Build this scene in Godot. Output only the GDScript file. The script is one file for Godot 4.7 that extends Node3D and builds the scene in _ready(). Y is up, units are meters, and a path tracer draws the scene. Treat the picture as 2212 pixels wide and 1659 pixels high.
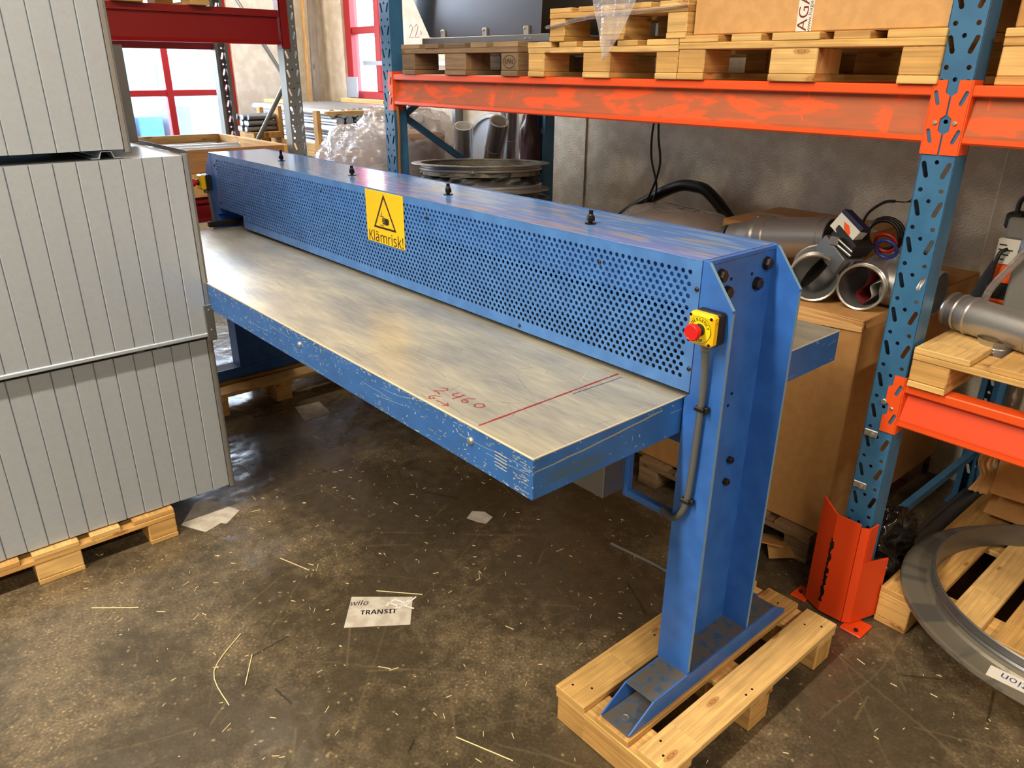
extends Node3D
# A workshop corner: a long blue sheet metal machine on two pallets in front of a pallet rack.

# ---------------------------------------------------------------- geometry collector
class G:
	var v := PackedVector3Array()
	var n := PackedVector3Array()
	var t := PackedVector2Array()
	var xf := Transform3D.IDENTITY
	var grain := -1            # axis (0,1,2) that texture u runs along, -1: planar
	var uo := Vector2.ZERO     # texture offset
	var umap := Rect2()        # when sized: u,v = (plan x,z or x,y) mapped into this rectangle
	func uvof(p: Vector3, nn: Vector3) -> Vector2:
		var a := nn.abs()
		if grain >= 0:
			var ax := 0 if a.x >= a.y and a.x >= a.z else (1 if a.y >= a.z else 2)
			if ax == grain: return Vector2(p[(grain + 1) % 3] * 0.5, p[(grain + 2) % 3] * 0.5) + uo
			return Vector2(p[grain], p[3 - grain - ax]) + uo
		var q := Vector2(p.x, p.y)
		if a.y >= a.x and a.y >= a.z: q = Vector2(p.x, p.z)
		elif a.x >= a.z: q = Vector2(p.z, p.y)
		if umap.size.x != 0: return (q - umap.position) / umap.size
		return q + uo
	func tri(a: Vector3, b: Vector3, c: Vector3):
		var nn := (b - a).cross(c - a).normalized()
		var wn := (xf.basis * nn).normalized()
		for p in [a, c, b]:
			v.append(xf * p); n.append(wn); t.append(uvof(p, nn))
	func quad(a: Vector3, b: Vector3, c: Vector3, d: Vector3):
		var nn := (c - a).cross(d - b).normalized()
		var wn := (xf.basis * nn).normalized()
		for p in [a, c, b, a, d, c]:
			v.append(xf * p); n.append(wn); t.append(uvof(p, nn))
	func squad(a, b, c, d, na, nb, nc, nd, ua := Vector2.ZERO, ub := Vector2.ZERO, uc := Vector2.ZERO, ud := Vector2.ZERO):
		var ps := [a, c, b, a, d, c]; var ns := [na, nc, nb, na, nd, nc]; var us := [ua, uc, ub, ua, ud, uc]
		for i in 6:
			v.append(xf * ps[i]); n.append((xf.basis * ns[i]).normalized()); t.append(us[i])
	func box(a: Vector3, b: Vector3, e := 0.0):
		# axis-aligned box from corner a to corner b, edges chamfered by e
		var lo := Vector3(min(a.x, b.x), min(a.y, b.y), min(a.z, b.z)); var hi := Vector3(max(a.x, b.x), max(a.y, b.y), max(a.z, b.z))
		var c := (lo + hi) / 2; var h := (hi - lo) / 2
		e = min(e, min(h.x, min(h.y, h.z)) * 0.9)
		var f := func(ax: int, s: float, u: float, w: float) -> Vector3:
			var p := Vector3.ZERO
			p[ax] = s * h[ax]; p[(ax + 1) % 3] = u * (h[(ax + 1) % 3] - e); p[(ax + 2) % 3] = w * (h[(ax + 2) % 3] - e)
			return p + c
		for ax in 3:
			quad(f.call(ax, 1, -1, -1), f.call(ax, 1, 1, -1), f.call(ax, 1, 1, 1), f.call(ax, 1, -1, 1))
			quad(f.call(ax, -1, -1, -1), f.call(ax, -1, -1, 1), f.call(ax, -1, 1, 1), f.call(ax, -1, 1, -1))
		if e <= 0: return
		for ax in 3:
			var bx := (ax + 1) % 3; var cx := (ax + 2) % 3
			for s in [-1.0, 1.0]:
				for r in [-1.0, 1.0]:
					var q := []
					for k in [-1.0, 1.0]:
						var p := Vector3.ZERO; var w := Vector3.ZERO
						p[ax] = k * (h[ax] - e); w[ax] = p[ax]
						p[bx] = s * h[bx]; p[cx] = r * (h[cx] - e)
						w[bx] = s * (h[bx] - e); w[cx] = r * h[cx]
						q.append(c + p); q.append(c + w)
					if s * r > 0: quad(q[0], q[1], q[3], q[2])
					else: quad(q[0], q[2], q[3], q[1])
		for sx in [-1.0, 1.0]:
			for sy in [-1.0, 1.0]:
				for sz in [-1.0, 1.0]:
					var s := Vector3(sx, sy, sz)
					var p := c + s * (h - Vector3(0, e, e)); var q := c + s * (h - Vector3(e, 0, e)); var r := c + s * (h - Vector3(e, e, 0))
					if sx * sy * sz > 0: tri(p, q, r)
					else: tri(p, r, q)
	func prism(poly: PackedVector2Array, o: Vector3, ux: Vector3, uy: Vector3, depth: float):
		# polygon in the plane (ux, uy) at o, extruded along ux x uy by depth
		var un := ux.cross(uy).normalized()
		if not Geometry2D.is_polygon_clockwise(poly): pass
		else:
			var r := PackedVector2Array(poly); r.reverse(); poly = r
		var at := func(p: Vector2, k: float) -> Vector3: return o + ux * p.x + uy * p.y + un * (depth * k)
		var ix := Geometry2D.triangulate_polygon(poly)
		for i in range(0, ix.size(), 3):
			var a := poly[ix[i]]; var b := poly[ix[i + 1]]; var c := poly[ix[i + 2]]
			if (b - a).cross(c - a) < 0:
				var sw := b; b = c; c = sw
			tri(at.call(a, 1), at.call(b, 1), at.call(c, 1))
			tri(at.call(a, 0), at.call(c, 0), at.call(b, 0))
		for i in poly.size():
			var a := poly[i]; var b := poly[(i + 1) % poly.size()]
			quad(at.call(a, 0), at.call(b, 0), at.call(b, 1), at.call(a, 1))
	func tube(path: PackedVector3Array, rad, sides := 10, caps := true, usc := 1.0):
		# rad: number or array of radii, one for each point
		var rings := []; var nrm := []
		var up := Vector3.UP
		var d0 := (path[1] - path[0]).normalized()
		if abs(d0.dot(up)) > 0.9: up = Vector3.RIGHT
		var side := d0.cross(up).normalized()
		var run := 0.0; var us := []
		for i in path.size():
			var d := (path[min(i + 1, path.size() - 1)] - path[max(i - 1, 0)]).normalized()
			side = (side - d * side.dot(d)).normalized()
			var w := d.cross(side).normalized()
			var rr: float = rad[i] if rad is Array or rad is PackedFloat32Array else rad
			var ring := []; var rn := []
			for k in sides:
				var a := TAU * k / sides
				var q := side * cos(a) + w * sin(a)
				ring.append(path[i] + q * rr); rn.append(q)
			rings.append(ring); nrm.append(rn)
			if i > 0: run += (path[i] - path[i - 1]).length()
			us.append(run * usc)
		for i in path.size() - 1:
			for k in sides:
				var m := (k + 1) % sides
				squad(rings[i][k], rings[i][m], rings[i + 1][m], rings[i + 1][k], nrm[i][k], nrm[i][m], nrm[i + 1][m], nrm[i + 1][k],
					Vector2(us[i], float(k) / sides), Vector2(us[i], float(k + 1) / sides), Vector2(us[i + 1], float(k + 1) / sides), Vector2(us[i + 1], float(k) / sides))
		if caps:
			for k in sides:
				var m := (k + 1) % sides
				tri(path[0], rings[0][m], rings[0][k])
				tri(path[-1], rings[-1][k], rings[-1][m])
	func lathe(prof: PackedVector2Array, o: Vector3, axis: Vector3, sides := 24, smooth := false):
		# profile of (radius, height along axis); walk it so that outside lies to the right of the way up
		axis = axis.normalized()
		var e1 := axis.cross(Vector3.RIGHT if abs(axis.x) < 0.8 else Vector3.UP).normalized(); var e2 := axis.cross(e1)
		var at := func(p: Vector2, a: float) -> Vector3: return o + axis * p.y + (e1 * cos(a) + e2 * sin(a)) * p.x
		for i in prof.size() - 1:
			var p := prof[i]; var q := prof[i + 1]
			var d := q - p
			if d.length() < 1e-7: continue
			var nn := Vector2(d.y, -d.x).normalized()
			for k in sides:
				var a := TAU * k / sides; var b := TAU * (k + 1) / sides
				var na := axis * nn.y + (e1 * cos(a) + e2 * sin(a)) * nn.x; var nb := axis * nn.y + (e1 * cos(b) + e2 * sin(b)) * nn.x
				var u := Vector2(float(k) / sides, p.y); var u2 := Vector2(float(k + 1) / sides, q.y)
				squad(at.call(p, a), at.call(p, b), at.call(q, b), at.call(q, a), na, nb, nb, na, u, Vector2(u2.x, u.y), u2, Vector2(u.x, u2.y))
	func hexhead(o: Vector3, axis: Vector3, r: float, h: float, turn := 0.3):
		axis = axis.normalized()
		var e1 := axis.cross(Vector3.RIGHT if abs(axis.x) < 0.8 else Vector3.UP).normalized(); var e2 := axis.cross(e1)
		for k in 6:
			var a := TAU * k / 6 + turn; var b := TAU * (k + 1) / 6 + turn
			var p := (e1 * cos(a) + e2 * sin(a)); var q := (e1 * cos(b) + e2 * sin(b))
			quad(o + p * r, o + q * r, o + q * r + axis * h * 0.85, o + p * r + axis * h * 0.85)
			quad(o + p * r + axis * h * 0.85, o + q * r + axis * h * 0.85, o + q * r * 0.85 + axis * h, o + p * r * 0.85 + axis * h)
			tri(o + axis * h, o + p * r * 0.85 + axis * h, o + q * r * 0.85 + axis * h)
	func cell(r: Rect2, hole: PackedVector2Array, o: Vector3, ux: Vector3, uy: Vector3, th: float):
		# a rectangle of plate with one convex hole, th thick, front towards ux x uy
		var un := ux.cross(uy).normalized()
		var at := func(p: Vector2, k: float) -> Vector3: return o + ux * p.x + uy * p.y - un * (th * k)
		if hole.is_empty():
			var a := r.position; var b := r.end
			quad(at.call(a, 0), at.call(Vector2(b.x, a.y), 0), at.call(b, 0), at.call(Vector2(a.x, b.y), 0))
			quad(at.call(a, 1), at.call(Vector2(a.x, b.y), 1), at.call(b, 1), at.call(Vector2(b.x, a.y), 1))
			return
		var c := Vector2.ZERO
		for p in hole: c += p
		c /= hole.size()
		var pts := []   # [angle, inner, outer]
		var ray := func(a: float) -> Array:
			var d := Vector2(cos(a), sin(a))
			var k := 1e9
			if d.x > 1e-6: k = min(k, (r.end.x - c.x) / d.x)
			if d.x < -1e-6: k = min(k, (r.position.x - c.x) / d.x)
			if d.y > 1e-6: k = min(k, (r.end.y - c.y) / d.y)
			if d.y < -1e-6: k = min(k, (r.position.y - c.y) / d.y)
			return [c + d * k]
		for p in hole:
			var a: float = (p - c).angle()
			pts.append([a, p, ray.call(a)[0]])
		for q in [r.position, Vector2(r.end.x, r.position.y), r.end, Vector2(r.position.x, r.end.y)]:
			var a: float = (q - c).angle()
			var d: Vector2 = (q - c).normalized()
			var inner := c
			for i in hole.size():
				var x = Geometry2D.segment_intersects_segment(c, q, hole[i], hole[(i + 1) % hole.size()])
				if x != null: inner = x
			pts.append([a, inner, q])
		pts.sort_custom(func(x, y): return x[0] < y[0])
		for i in pts.size():
			var p = pts[i]; var q = pts[(i + 1) % pts.size()]
			if abs(p[0] - q[0]) < 1e-5: continue
			quad(at.call(p[1], 0), at.call(p[2], 0), at.call(q[2], 0), at.call(q[1], 0))
			quad(at.call(p[1], 1), at.call(q[1], 1), at.call(q[2], 1), at.call(p[2], 1))
			quad(at.call(p[1], 0), at.call(q[1], 0), at.call(q[1], 1), at.call(p[1], 1))
	func mesh() -> ArrayMesh:
		var a := []; a.resize(Mesh.ARRAY_MAX)
		a[Mesh.ARRAY_VERTEX] = v; a[Mesh.ARRAY_NORMAL] = n; a[Mesh.ARRAY_TEX_UV] = t
		var m := ArrayMesh.new(); m.add_surface_from_arrays(Mesh.PRIMITIVE_TRIANGLES, a)
		return m

var M := {}
var taken := {}
var cache := {}
var rng := RandomNumberGenerator.new()
const X := Vector3.RIGHT
const Y := Vector3.UP
const Z := Vector3.BACK

func V(x, y, z) -> Vector3: return Vector3(x, y, z)

# ---------------------------------------------------------------- objects
func numbered(called: String) -> String:
	taken[called] = taken.get(called, -1) + 1
	return called if taken[called] == 0 else "%s_%03d" % [called, taken[called]]

func thing(called: String, label: String, category: String, at := Vector3.ZERO, group := "", turn := 0.0) -> Node3D:
	var o := Node3D.new(); o.name = numbered(called); add_child(o, true)
	o.position = at; o.rotation.y = turn
	o.set_meta("label", label); o.set_meta("category", category)
	if group: o.set_meta("group", group)
	return o

func node(called: String, mesh: Mesh, mat: Material, parent: Node3D, at := Vector3.ZERO) -> MeshInstance3D:
	var o := MeshInstance3D.new(); o.name = called; o.mesh = mesh; o.material_override = mat
	parent.add_child(o, true); o.position = at
	return o

# a part modelled in world coordinates, under a thing that stands unturned at its place
func part(called: String, g: G, mat: Material, parent: Node3D) -> MeshInstance3D:
	return node(called, g.mesh(), mat, parent, -parent.position if parent.get_parent() == self else Vector3.ZERO)

# a part modelled in the thing's own coordinates
func own(called: String, g: G, mat: Material, parent: Node3D) -> MeshInstance3D:
	return node(called, g.mesh(), mat, parent)

func solo(called: String, g: G, mat: Material, label: String, category: String, group := "") -> MeshInstance3D:
	var o := node(numbered(called), g.mesh(), mat, self)
	o.set_meta("label", label); o.set_meta("category", category)
	if group: o.set_meta("group", group)
	return o

func struct(called: String, g: G, mat: Material) -> MeshInstance3D:
	var o := node(called, g.mesh(), mat, self)
	o.set_meta("kind", "structure")
	return o

func copy(src: Node3D, label: String, at: Vector3, turn := 0.0, group := "") -> Node3D:
	var base := src.name.rstrip("0123456789").trim_suffix("_")
	var c: Node3D = src.duplicate(); c.name = numbered(base); add_child(c, true)
	c.position = at; c.rotation.y = turn; c.set_meta("label", label)
	if group: c.set_meta("group", group)
	return c

func gbox(a: Vector3, b: Vector3, e := 0.0, grain := -1) -> G:
	var g := G.new(); g.grain = grain
	if grain >= 0: g.uo = Vector2(rng.randf() * 3, rng.randf() * 3)
	g.box(a, b, e); return g

func gtube(path, rad, sides := 10, caps := true) -> G:
	var g := G.new(); g.tube(PackedVector3Array(path), rad, sides, caps); return g

func glathe(prof, o: Vector3, axis: Vector3, sides := 24) -> G:
	var g := G.new(); g.lathe(PackedVector2Array(prof), o, axis, sides); return g

func bend(points: Array, steps := 6) -> PackedVector3Array:
	# Catmull-Rom through the points
	var out := PackedVector3Array()
	for i in points.size() - 1:
		var p0: Vector3 = points[max(i - 1, 0)]; var p1: Vector3 = points[i]; var p2: Vector3 = points[i + 1]; var p3: Vector3 = points[min(i + 2, points.size() - 1)]
		for k in steps:
			out.append(p1.cubic_interpolate(p2, p0, p3, float(k) / steps))
	out.append(points[-1])
	return out

func lettering(called: String, s: String, height: float, mat: Material, parent: Node3D, xf: Transform3D, deep := 0.0006, font := "Droid Sans", bold := false) -> MeshInstance3D:
	var key := "txt%s|%s|%s|%s" % [s, height, font, bold]
	if not cache.has(key):
		var f := SystemFont.new(); f.font_names = PackedStringArray([font]); f.font_weight = 700 if bold else 400
		var tm := TextMesh.new(); tm.font = f; tm.font_size = 48; tm.text = s
		tm.pixel_size = height / 34.0; tm.depth = deep; tm.curve_step = 2.0
		cache[key] = tm
	var o := node(called, cache[key], mat, parent)
	o.transform = xf
	return o

# ---------------------------------------------------------------- materials
func mat(col: Color, rough := 0.6, metal := 0.0) -> StandardMaterial3D:
	var m := StandardMaterial3D.new()
	m.albedo_color = col; m.roughness = rough; m.metallic = metal
	return m

func tinted(base: StandardMaterial3D, col: Color) -> StandardMaterial3D:
	var m: StandardMaterial3D = base.duplicate(); m.albedo_color = col
	return m

func noise_tex(size: int, freq: float, seed_: int, ramp: Array, normal := false, bump := 4.0, oct := 4) -> NoiseTexture2D:
	var t := NoiseTexture2D.new(); t.width = size; t.height = size; t.seamless = true
	var n := FastNoiseLite.new(); n.seed = seed_; n.frequency = freq; n.noise_type = FastNoiseLite.TYPE_SIMPLEX_SMOOTH
	n.fractal_octaves = oct; t.noise = n
	if normal: t.as_normal_map = true; t.bump_strength = bump
	else:
		var gr := Gradient.new(); gr.offsets = PackedFloat32Array(ramp.map(func(r): return r[0])); gr.colors = PackedColorArray(ramp.map(func(r): return r[1]))
		t.color_ramp = gr
	return t

func nimg(w: int, h: int, freq: float, seed_: int, oct := 4, type := FastNoiseLite.TYPE_SIMPLEX_SMOOTH) -> PackedByteArray:
	var n := FastNoiseLite.new(); n.seed = seed_; n.frequency = freq; n.noise_type = type; n.fractal_octaves = oct
	return n.get_image(w, h, false, false, true).get_data()

# noise drawn out along the picture's width: k times as long as high
func stretched(w: int, h: int, freq: float, seed_: int, k: int, oct := 3) -> PackedByteArray:
	var n := FastNoiseLite.new(); n.seed = seed_; n.frequency = freq; n.noise_type = FastNoiseLite.TYPE_SIMPLEX_SMOOTH; n.fractal_octaves = oct
	var im := n.get_image(maxi(4, w / k), h, false, false, true)
	im.resize(w, h, Image.INTERPOLATE_CUBIC)
	return im.get_data()

func stroke(im: Image, a: Vector2, b: Vector2, width: float, col: Color, alpha := 1.0):
	var len := maxf(1.0, (b - a).length())
	var r := maxf(0.5, width / 2)
	for i in int(len * 1.5) + 1:
		var p := a.lerp(b, i / (len * 1.5))
		for yy in range(int(floor(p.y - r + 0.5)), int(floor(p.y + r + 0.5)) + (1 if r <= 0.5 else 0)):
			for xx in range(int(floor(p.x - r + 0.5)), int(floor(p.x + r + 0.5)) + (1 if r <= 0.5 else 0)):
				if xx >= 0 and yy >= 0 and xx < im.get_width() and yy < im.get_height():
					im.set_pixel(xx, yy, im.get_pixel(xx, yy).lerp(col, alpha))

func texture_of(im: Image) -> ImageTexture:
	im.generate_mipmaps()
	return ImageTexture.create_from_image(im)

func make_image(w: int, h: int, f: Callable) -> Image:
	var d := PackedByteArray(); d.resize(w * h * 3)
	for y in h:
		for x in w:
			var c: Color = f.call(x, y, y * w + x)
			var i := (y * w + x) * 3
			d[i] = clampi(int(c.r * 255), 0, 255); d[i + 1] = clampi(int(c.g * 255), 0, 255); d[i + 2] = clampi(int(c.b * 255), 0, 255)
	return Image.create_from_data(w, h, false, Image.FORMAT_RGB8, d)

func textured(im: Image, rough := 0.6, metal := 0.0, scale := Vector3.ONE) -> StandardMaterial3D:
	var m := mat(Color.WHITE, rough, metal)
	m.albedo_texture = texture_of(im); m.uv1_scale = scale
	return m

func make_materials():
	# sawn pine: streaks along u, with knots
	var w := 512; var h := 256
	var a := stretched(w, h, 0.06, 11, 16); var b := stretched(w, h, 0.25, 12, 32); var c := nimg(w, h, 0.012, 13)
	var wood := make_image(w, h, func(x, y, i):
		var k := 0.88 + (a[i] / 255.0 - 0.5) * 0.16 + (b[i] / 255.0 - 0.5) * 0.13 + (c[i] / 255.0 - 0.5) * 0.12
		return Color(k, k * (0.97 + 0.03 * b[i] / 255.0), k * 0.96))
	for q in 7:
		var p := Vector2(rng.randf() * w, rng.randf() * h)
		var r := rng.randf_range(4, 9)
		for yy in range(-12, 13):
			for xx in range(-22, 23):
				var d := Vector2(xx * 0.6, yy).length() / r
				if d < 1.3:
					var px := posmod(int(p.x) + xx, w); var py := posmod(int(p.y) + yy, h)
					wood.set_pixel(px, py, wood.get_pixel(px, py).lerp(Color(0.48, 0.30, 0.2), clampf(1.3 - d, 0, 0.7) * (0.7 + 0.3 * cos(d * 14))))
	var wm := textured(wood, 0.75, 0, Vector3(1.1, 4.0, 1))
	M.pine = tinted(wm, Color(0.91, 0.74, 0.46)); M.pine_b = tinted(wm, Color(0.86, 0.68, 0.41)); M.pine_c = tinted(wm, Color(0.95, 0.79, 0.52))
	M.straw = mat(Color(0.90, 0.84, 0.66), 0.8)
	M.grey_wood = tinted(wm, Color(0.61, 0.50, 0.38)); M.grey_wood_b = tinted(wm, Color(0.55, 0.45, 0.34)); M.grey_wood_c = tinted(wm, Color(0.67, 0.56, 0.43))
	M.brown_wood = tinted(wm, Color(0.66, 0.46, 0.26)); M.brown_wood_b = tinted(wm, Color(0.60, 0.41, 0.23)); M.brown_wood_c = tinted(wm, Color(0.72, 0.52, 0.31))
	M.chipboard = mat(Color(0.70, 0.53, 0.32), 0.85); M.chipboard.albedo_texture = noise_tex(256, 0.12, 5, [[0.3, Color(0.72, 0.66, 0.6)], [0.7, Color(1, 1, 1)]]); M.chipboard.uv1_scale = Vector3(8, 8, 8)
	M.nail = mat(Color(0.12, 0.10, 0.09), 0.5, 0.6)
	# cardboard
	var cn := noise_tex(512, 0.02, 7, [[0.3, Color(0.96, 0.955, 0.95)], [0.7, Color(1, 1, 1)]])
	for q in [["card", Color(0.74, 0.55, 0.33)], ["card_c", Color(0.80, 0.62, 0.40)]]:
		M[q[0]] = mat(q[1], 0.8); M[q[0]].albedo_texture = cn; M[q[0]].uv1_scale = Vector3(2, 2, 2)
	M.tape = mat(Color(0.60, 0.46, 0.30), 0.25)
	# machine paint
	M.blue = mat(Color(0.21, 0.43, 0.77), 0.40)
	M.blue.albedo_texture = noise_tex(512, 0.015, 21, [[0.25, Color(0.90, 0.91, 0.93)], [0.75, Color(1, 1, 1)]]); M.blue.uv1_scale = Vector3(1.3, 1.3, 1)
	M.blue_guard = tinted(M.blue, Color(0.29, 0.50, 0.79))
	M.blue_shaded = mat(Color(0.10, 0.22, 0.40), 0.6)  # darker copy of machine blue: shade painted in for inner beams and ribs
	M.chip = mat(Color(0.45, 0.60, 0.72), 0.5)
	# dusty top of the guard: blue paint under brown and grey smears
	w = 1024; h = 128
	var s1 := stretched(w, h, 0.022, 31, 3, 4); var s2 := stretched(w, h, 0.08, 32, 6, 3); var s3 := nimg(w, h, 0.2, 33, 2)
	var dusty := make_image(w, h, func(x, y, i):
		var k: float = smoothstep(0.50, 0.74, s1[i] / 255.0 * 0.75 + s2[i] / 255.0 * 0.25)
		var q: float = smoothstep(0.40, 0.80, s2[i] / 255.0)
		var col := Color(0.30, 0.50, 0.79).lerp(Color(0.55, 0.66, 0.80), q * 0.6)  # base blue lightened to carry ceiling sheen; paler streaks are dust
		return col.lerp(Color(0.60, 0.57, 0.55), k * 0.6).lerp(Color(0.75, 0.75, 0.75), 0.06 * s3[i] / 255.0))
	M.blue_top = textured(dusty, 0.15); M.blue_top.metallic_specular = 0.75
	M.foot_top = mat(Color(0.36, 0.37, 0.40), 0.7); M.foot_top.albedo_texture = noise_tex(512, 0.03, 35, [[0.1, Color(0.55, 0.80, 1.0)], [0.45, Color(0.86, 0.92, 1.0)], [0.55, Color(0.95, 0.92, 0.86)], [0.8, Color(1.0, 0.88, 0.74)]])
	M.foot_top.uv1_scale = Vector3(1.5, 1.5, 1.5)
	# table: worn steel sheet, with marker writing
	w = 2048; h = 512
	var t1 := stretched(w, h, 0.006, 41, 2, 4); var t2 := stretched(w, h, 0.05, 42, 5, 4); var t3 := nimg(w, h, 0.35, 43, 2)
	var steel := make_image(w, h, func(x, y, i):
		var k: float = 0.72 + (t1[i] / 255.0 - 0.5) * 0.18 + (t2[i] / 255.0 - 0.5) * 0.09 + (t3[i] / 255.0 - 0.5) * 0.05
		var warm: float = t1[i] / 255.0
		return Color(k, k * lerpf(0.98, 0.965, warm), k * lerpf(0.93, 0.84, warm)))
	for q in 520:
		var p := Vector2(rng.randf() * w, rng.randf() * h); var d := Vector2.from_angle(rng.randf_range(-0.35, 0.25) if rng.randf() < 0.7 else rng.randf() * TAU) * rng.randf_range(10, 90)
		var lite := rng.randf() < 0.6
		stroke(steel, p, p + d, 1, Color(0.95, 0.92, 0.84) if lite else Color(0.45, 0.43, 0.40), rng.randf_range(0.05, 0.18))
	var tp := func(x: float, z: float) -> Vector2: return Vector2((x + 2.68) / 2.662 * w, (0.481 - z) / 0.5 * h)
	var red := Color(0.66, 0.20, 0.17)
	stroke(steel, tp.call(-0.205, 0.467), tp.call(-0.211, 0.011), 4.5, red, 0.45)
	stroke(steel, tp.call(-0.195, 0.19), tp.call(-0.190, 0.02), 2, Color(0.2, 0.2, 0.2), 0.6)
	# 2460 and the arrowed G, written along x as read from the front
	var pen := func(o: Vector2, sc: float, pts: Array):
		for i in pts.size() - 1:
			var p: Vector2 = pts[i]; var q: Vector2 = pts[i + 1]
			stroke(steel, tp.call(o.x + p.x * sc, o.y - p.y * sc), tp.call(o.x + q.x * sc, o.y - q.y * sc), 3.2, red, 0.34)
	pen.call(Vector2(-0.425, 0.432), 0.034, [Vector2(0, 0.75), Vector2(0.3, 1), Vector2(0.6, 0.8), Vector2(0.5, 0.45), Vector2(0, 0), Vector2(0.4, 0.08), Vector2(0.8, -0.05)])
	pen.call(Vector2(-0.378, 0.424), 0.034, [Vector2(0.1, 0.9), Vector2(0, 0.4), Vector2(0.3, 0.3), Vector2(0.7, 0.45), Vector2(0.65, 0.95), Vector2(0.65, -0.1)])
	pen.call(Vector2(-0.338, 0.420), 0.034, [Vector2(0.5, 1), Vector2(0.1, 0.6), Vector2(0.05, 0.15), Vector2(0.35, 0), Vector2(0.6, 0.2), Vector2(0.4, 0.42), Vector2(0.1, 0.25)])
	pen.call(Vector2(-0.300, 0.414), 0.034, [Vector2(0.4, 0.7), Vector2(0.1, 0.5), Vector2(0.1, 0.15), Vector2(0.4, 0), Vector2(0.75, 0.2), Vector2(0.75, 0.55), Vector2(0.4, 0.7)])
	pen.call(Vector2(-0.405, 0.470), 0.034, [Vector2(0.6, 0.85), Vector2(0.2, 0.7), Vector2(0.05, 0.3), Vector2(0.4, 0.1), Vector2(0.6, 0.4), Vector2(0.35, 0.4)])
	pen.call(Vector2(-0.375, 0.470), 0.034, [Vector2(0, 0.3), Vector2(1.3, 0.35), Vector2(0.9, 0.6)]); pen.call(Vector2(-0.375, 0.470), 0.034, [Vector2(1.3, 0.35), Vector2(0.95, 0.1)])
	# wear of the front edge: bright bruises
	for q in 260:
		var x := rng.randf() * w; var y := rng.randf_range(0, 9)
		stroke(steel, Vector2(x, y), Vector2(x + rng.randf_range(4, 30), y + rng.randf_range(-2, 3)), 2, Color(0.78, 0.72, 0.58), 0.5)
	M.table = textured(steel, 0.32, 0.45)
	M.steel_edge = mat(Color(0.80, 0.77, 0.69), 0.5, 0.2)
	# scratched apron, front (2.66 m) and end (1.25 m)
	for q in [["apron", 2048, 128, 900, 0.7], ["apron_end", 1024, 96, 60, 0.4]]:
		w = q[1]; h = q[2]
		var p1 := nimg(w, h, 0.01, 51)
		var im := make_image(w, h, func(x, y, i):
			var k: float = 0.95 + (p1[i] / 255.0 - 0.5) * 0.14
			return Color(0.20 * k, 0.42 * k, 0.72 * k))
		for i in q[3]:
			var x := rng.randf() * w; var y: float = h * pow(rng.randf(), 2.6)
			if rng.randf() < 0.14: y = h * rng.randf_range(0.9, 1)
			var l := rng.randf_range(1, 5)
			var an := rng.randf_range(-0.3, 0.3) if rng.randf() < 0.6 else rng.randf_range(1.0, 2.1)
			var col := Color(0.72, 0.68, 0.55) if rng.randf() < 0.7 else Color(0.80, 0.84, 0.86)
			var o := Vector2(x, y)
			for k in rng.randi_range(1, 3):
				var e := o + Vector2.from_angle(an + rng.randf_range(-0.5, 0.5)) * l
				stroke(im, o, e, 1 if rng.randf() < 0.85 else 2, col, rng.randf_range(0.25, q[4]))
				o = e
		for i in (16 if q[0] == "apron" else 7):
			var o := Vector2(rng.randf() * w, rng.randf_range(0.2, 0.9) * h); var an := rng.randf_range(-0.12, 0.12)
			for k in 12:
				var e := o + Vector2.from_angle(an) * 9; an += rng.randf_range(-0.12, 0.12)
				stroke(im, o, e, 1, Color(0.6, 0.66, 0.70), 0.45); o = e
		if q[0] == "apron":   # marks near the corner
			for i in 34:
				var o := Vector2(w - rng.randf_range(4, 46), rng.randf_range(6, h))
				stroke(im, o, o + Vector2(rng.randf_range(-16, 16), rng.randf_range(-4, 8)), 2, Color(0.76, 0.72, 0.60), 0.7)
			for i in 5: stroke(im, Vector2(w - 90, 36 + i * 11), Vector2(w - 62, 38 + i * 11), 3, Color(0.8, 0.78, 0.7), 0.8)
		else:                 # a long gouge and grey smears by the corner
			var o := Vector2(4, 30)
			for i in 30:
				var e := o + Vector2(11, -0.4 + sin(i * 0.9) * 0.4 - (0.4 if i > 12 else 0.0))
				stroke(im, o, e, 4 if i > 4 else 3, Color(0.62, 0.60, 0.52), 0.85); o = e
			for i in 60:
				var s := Vector2(rng.randf_range(10, 130), rng.randf_range(46, 78))
				stroke(im, s, s + Vector2(rng.randf_range(20, 70), rng.randf_range(-6, 3)), 3, Color(0.27, 0.38, 0.50), 0.22)
		M[q[0]] = textured(im, 0.42)
	# rack paints
	M.rack_blue = mat(Color(0.22, 0.43, 0.60), 0.4)
	M.rack_blue.albedo_texture = noise_tex(512, 0.02, 61, [[0.3, Color(0.92, 0.93, 0.95)], [0.7, Color(1, 1, 1)]])
	M.orange = mat(Color(0.91, 0.33, 0.11), 0.38)
	M.orange_protector = mat(Color(0.88, 0.27, 0.07), 0.45)
	w = 1024; h = 128
	var d1 := stretched(w, h, 0.016, 71, 3, 5); var d2 := stretched(w, h, 0.05, 72, 4, 3); var d3 := nimg(w, h, 0.3, 73, 2)
	var beam := make_image(w, h, func(x, y, i):
		var k: float = smoothstep(0.28, 0.52, d1[i] / 255.0) * (0.50 + 0.40 * d2[i] / 255.0) + 0.10 * d3[i] / 255.0
		return Color(0.90, 0.33, 0.11).lerp(Color(0.60, 0.35, 0.23), clampf(k, 0, 0.88)))
	for i in 14:
		var o := Vector2(rng.randf() * w, rng.randf() * h); stroke(beam, o, o + Vector2(rng.randf_range(-6, 6), rng.randf_range(8, 30)), 3, Color(0.90, 0.34, 0.12), 0.35)
	M.orange_dusty = textured(beam, 0.7, 0, Vector3(0.6, 6, 1))
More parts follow.
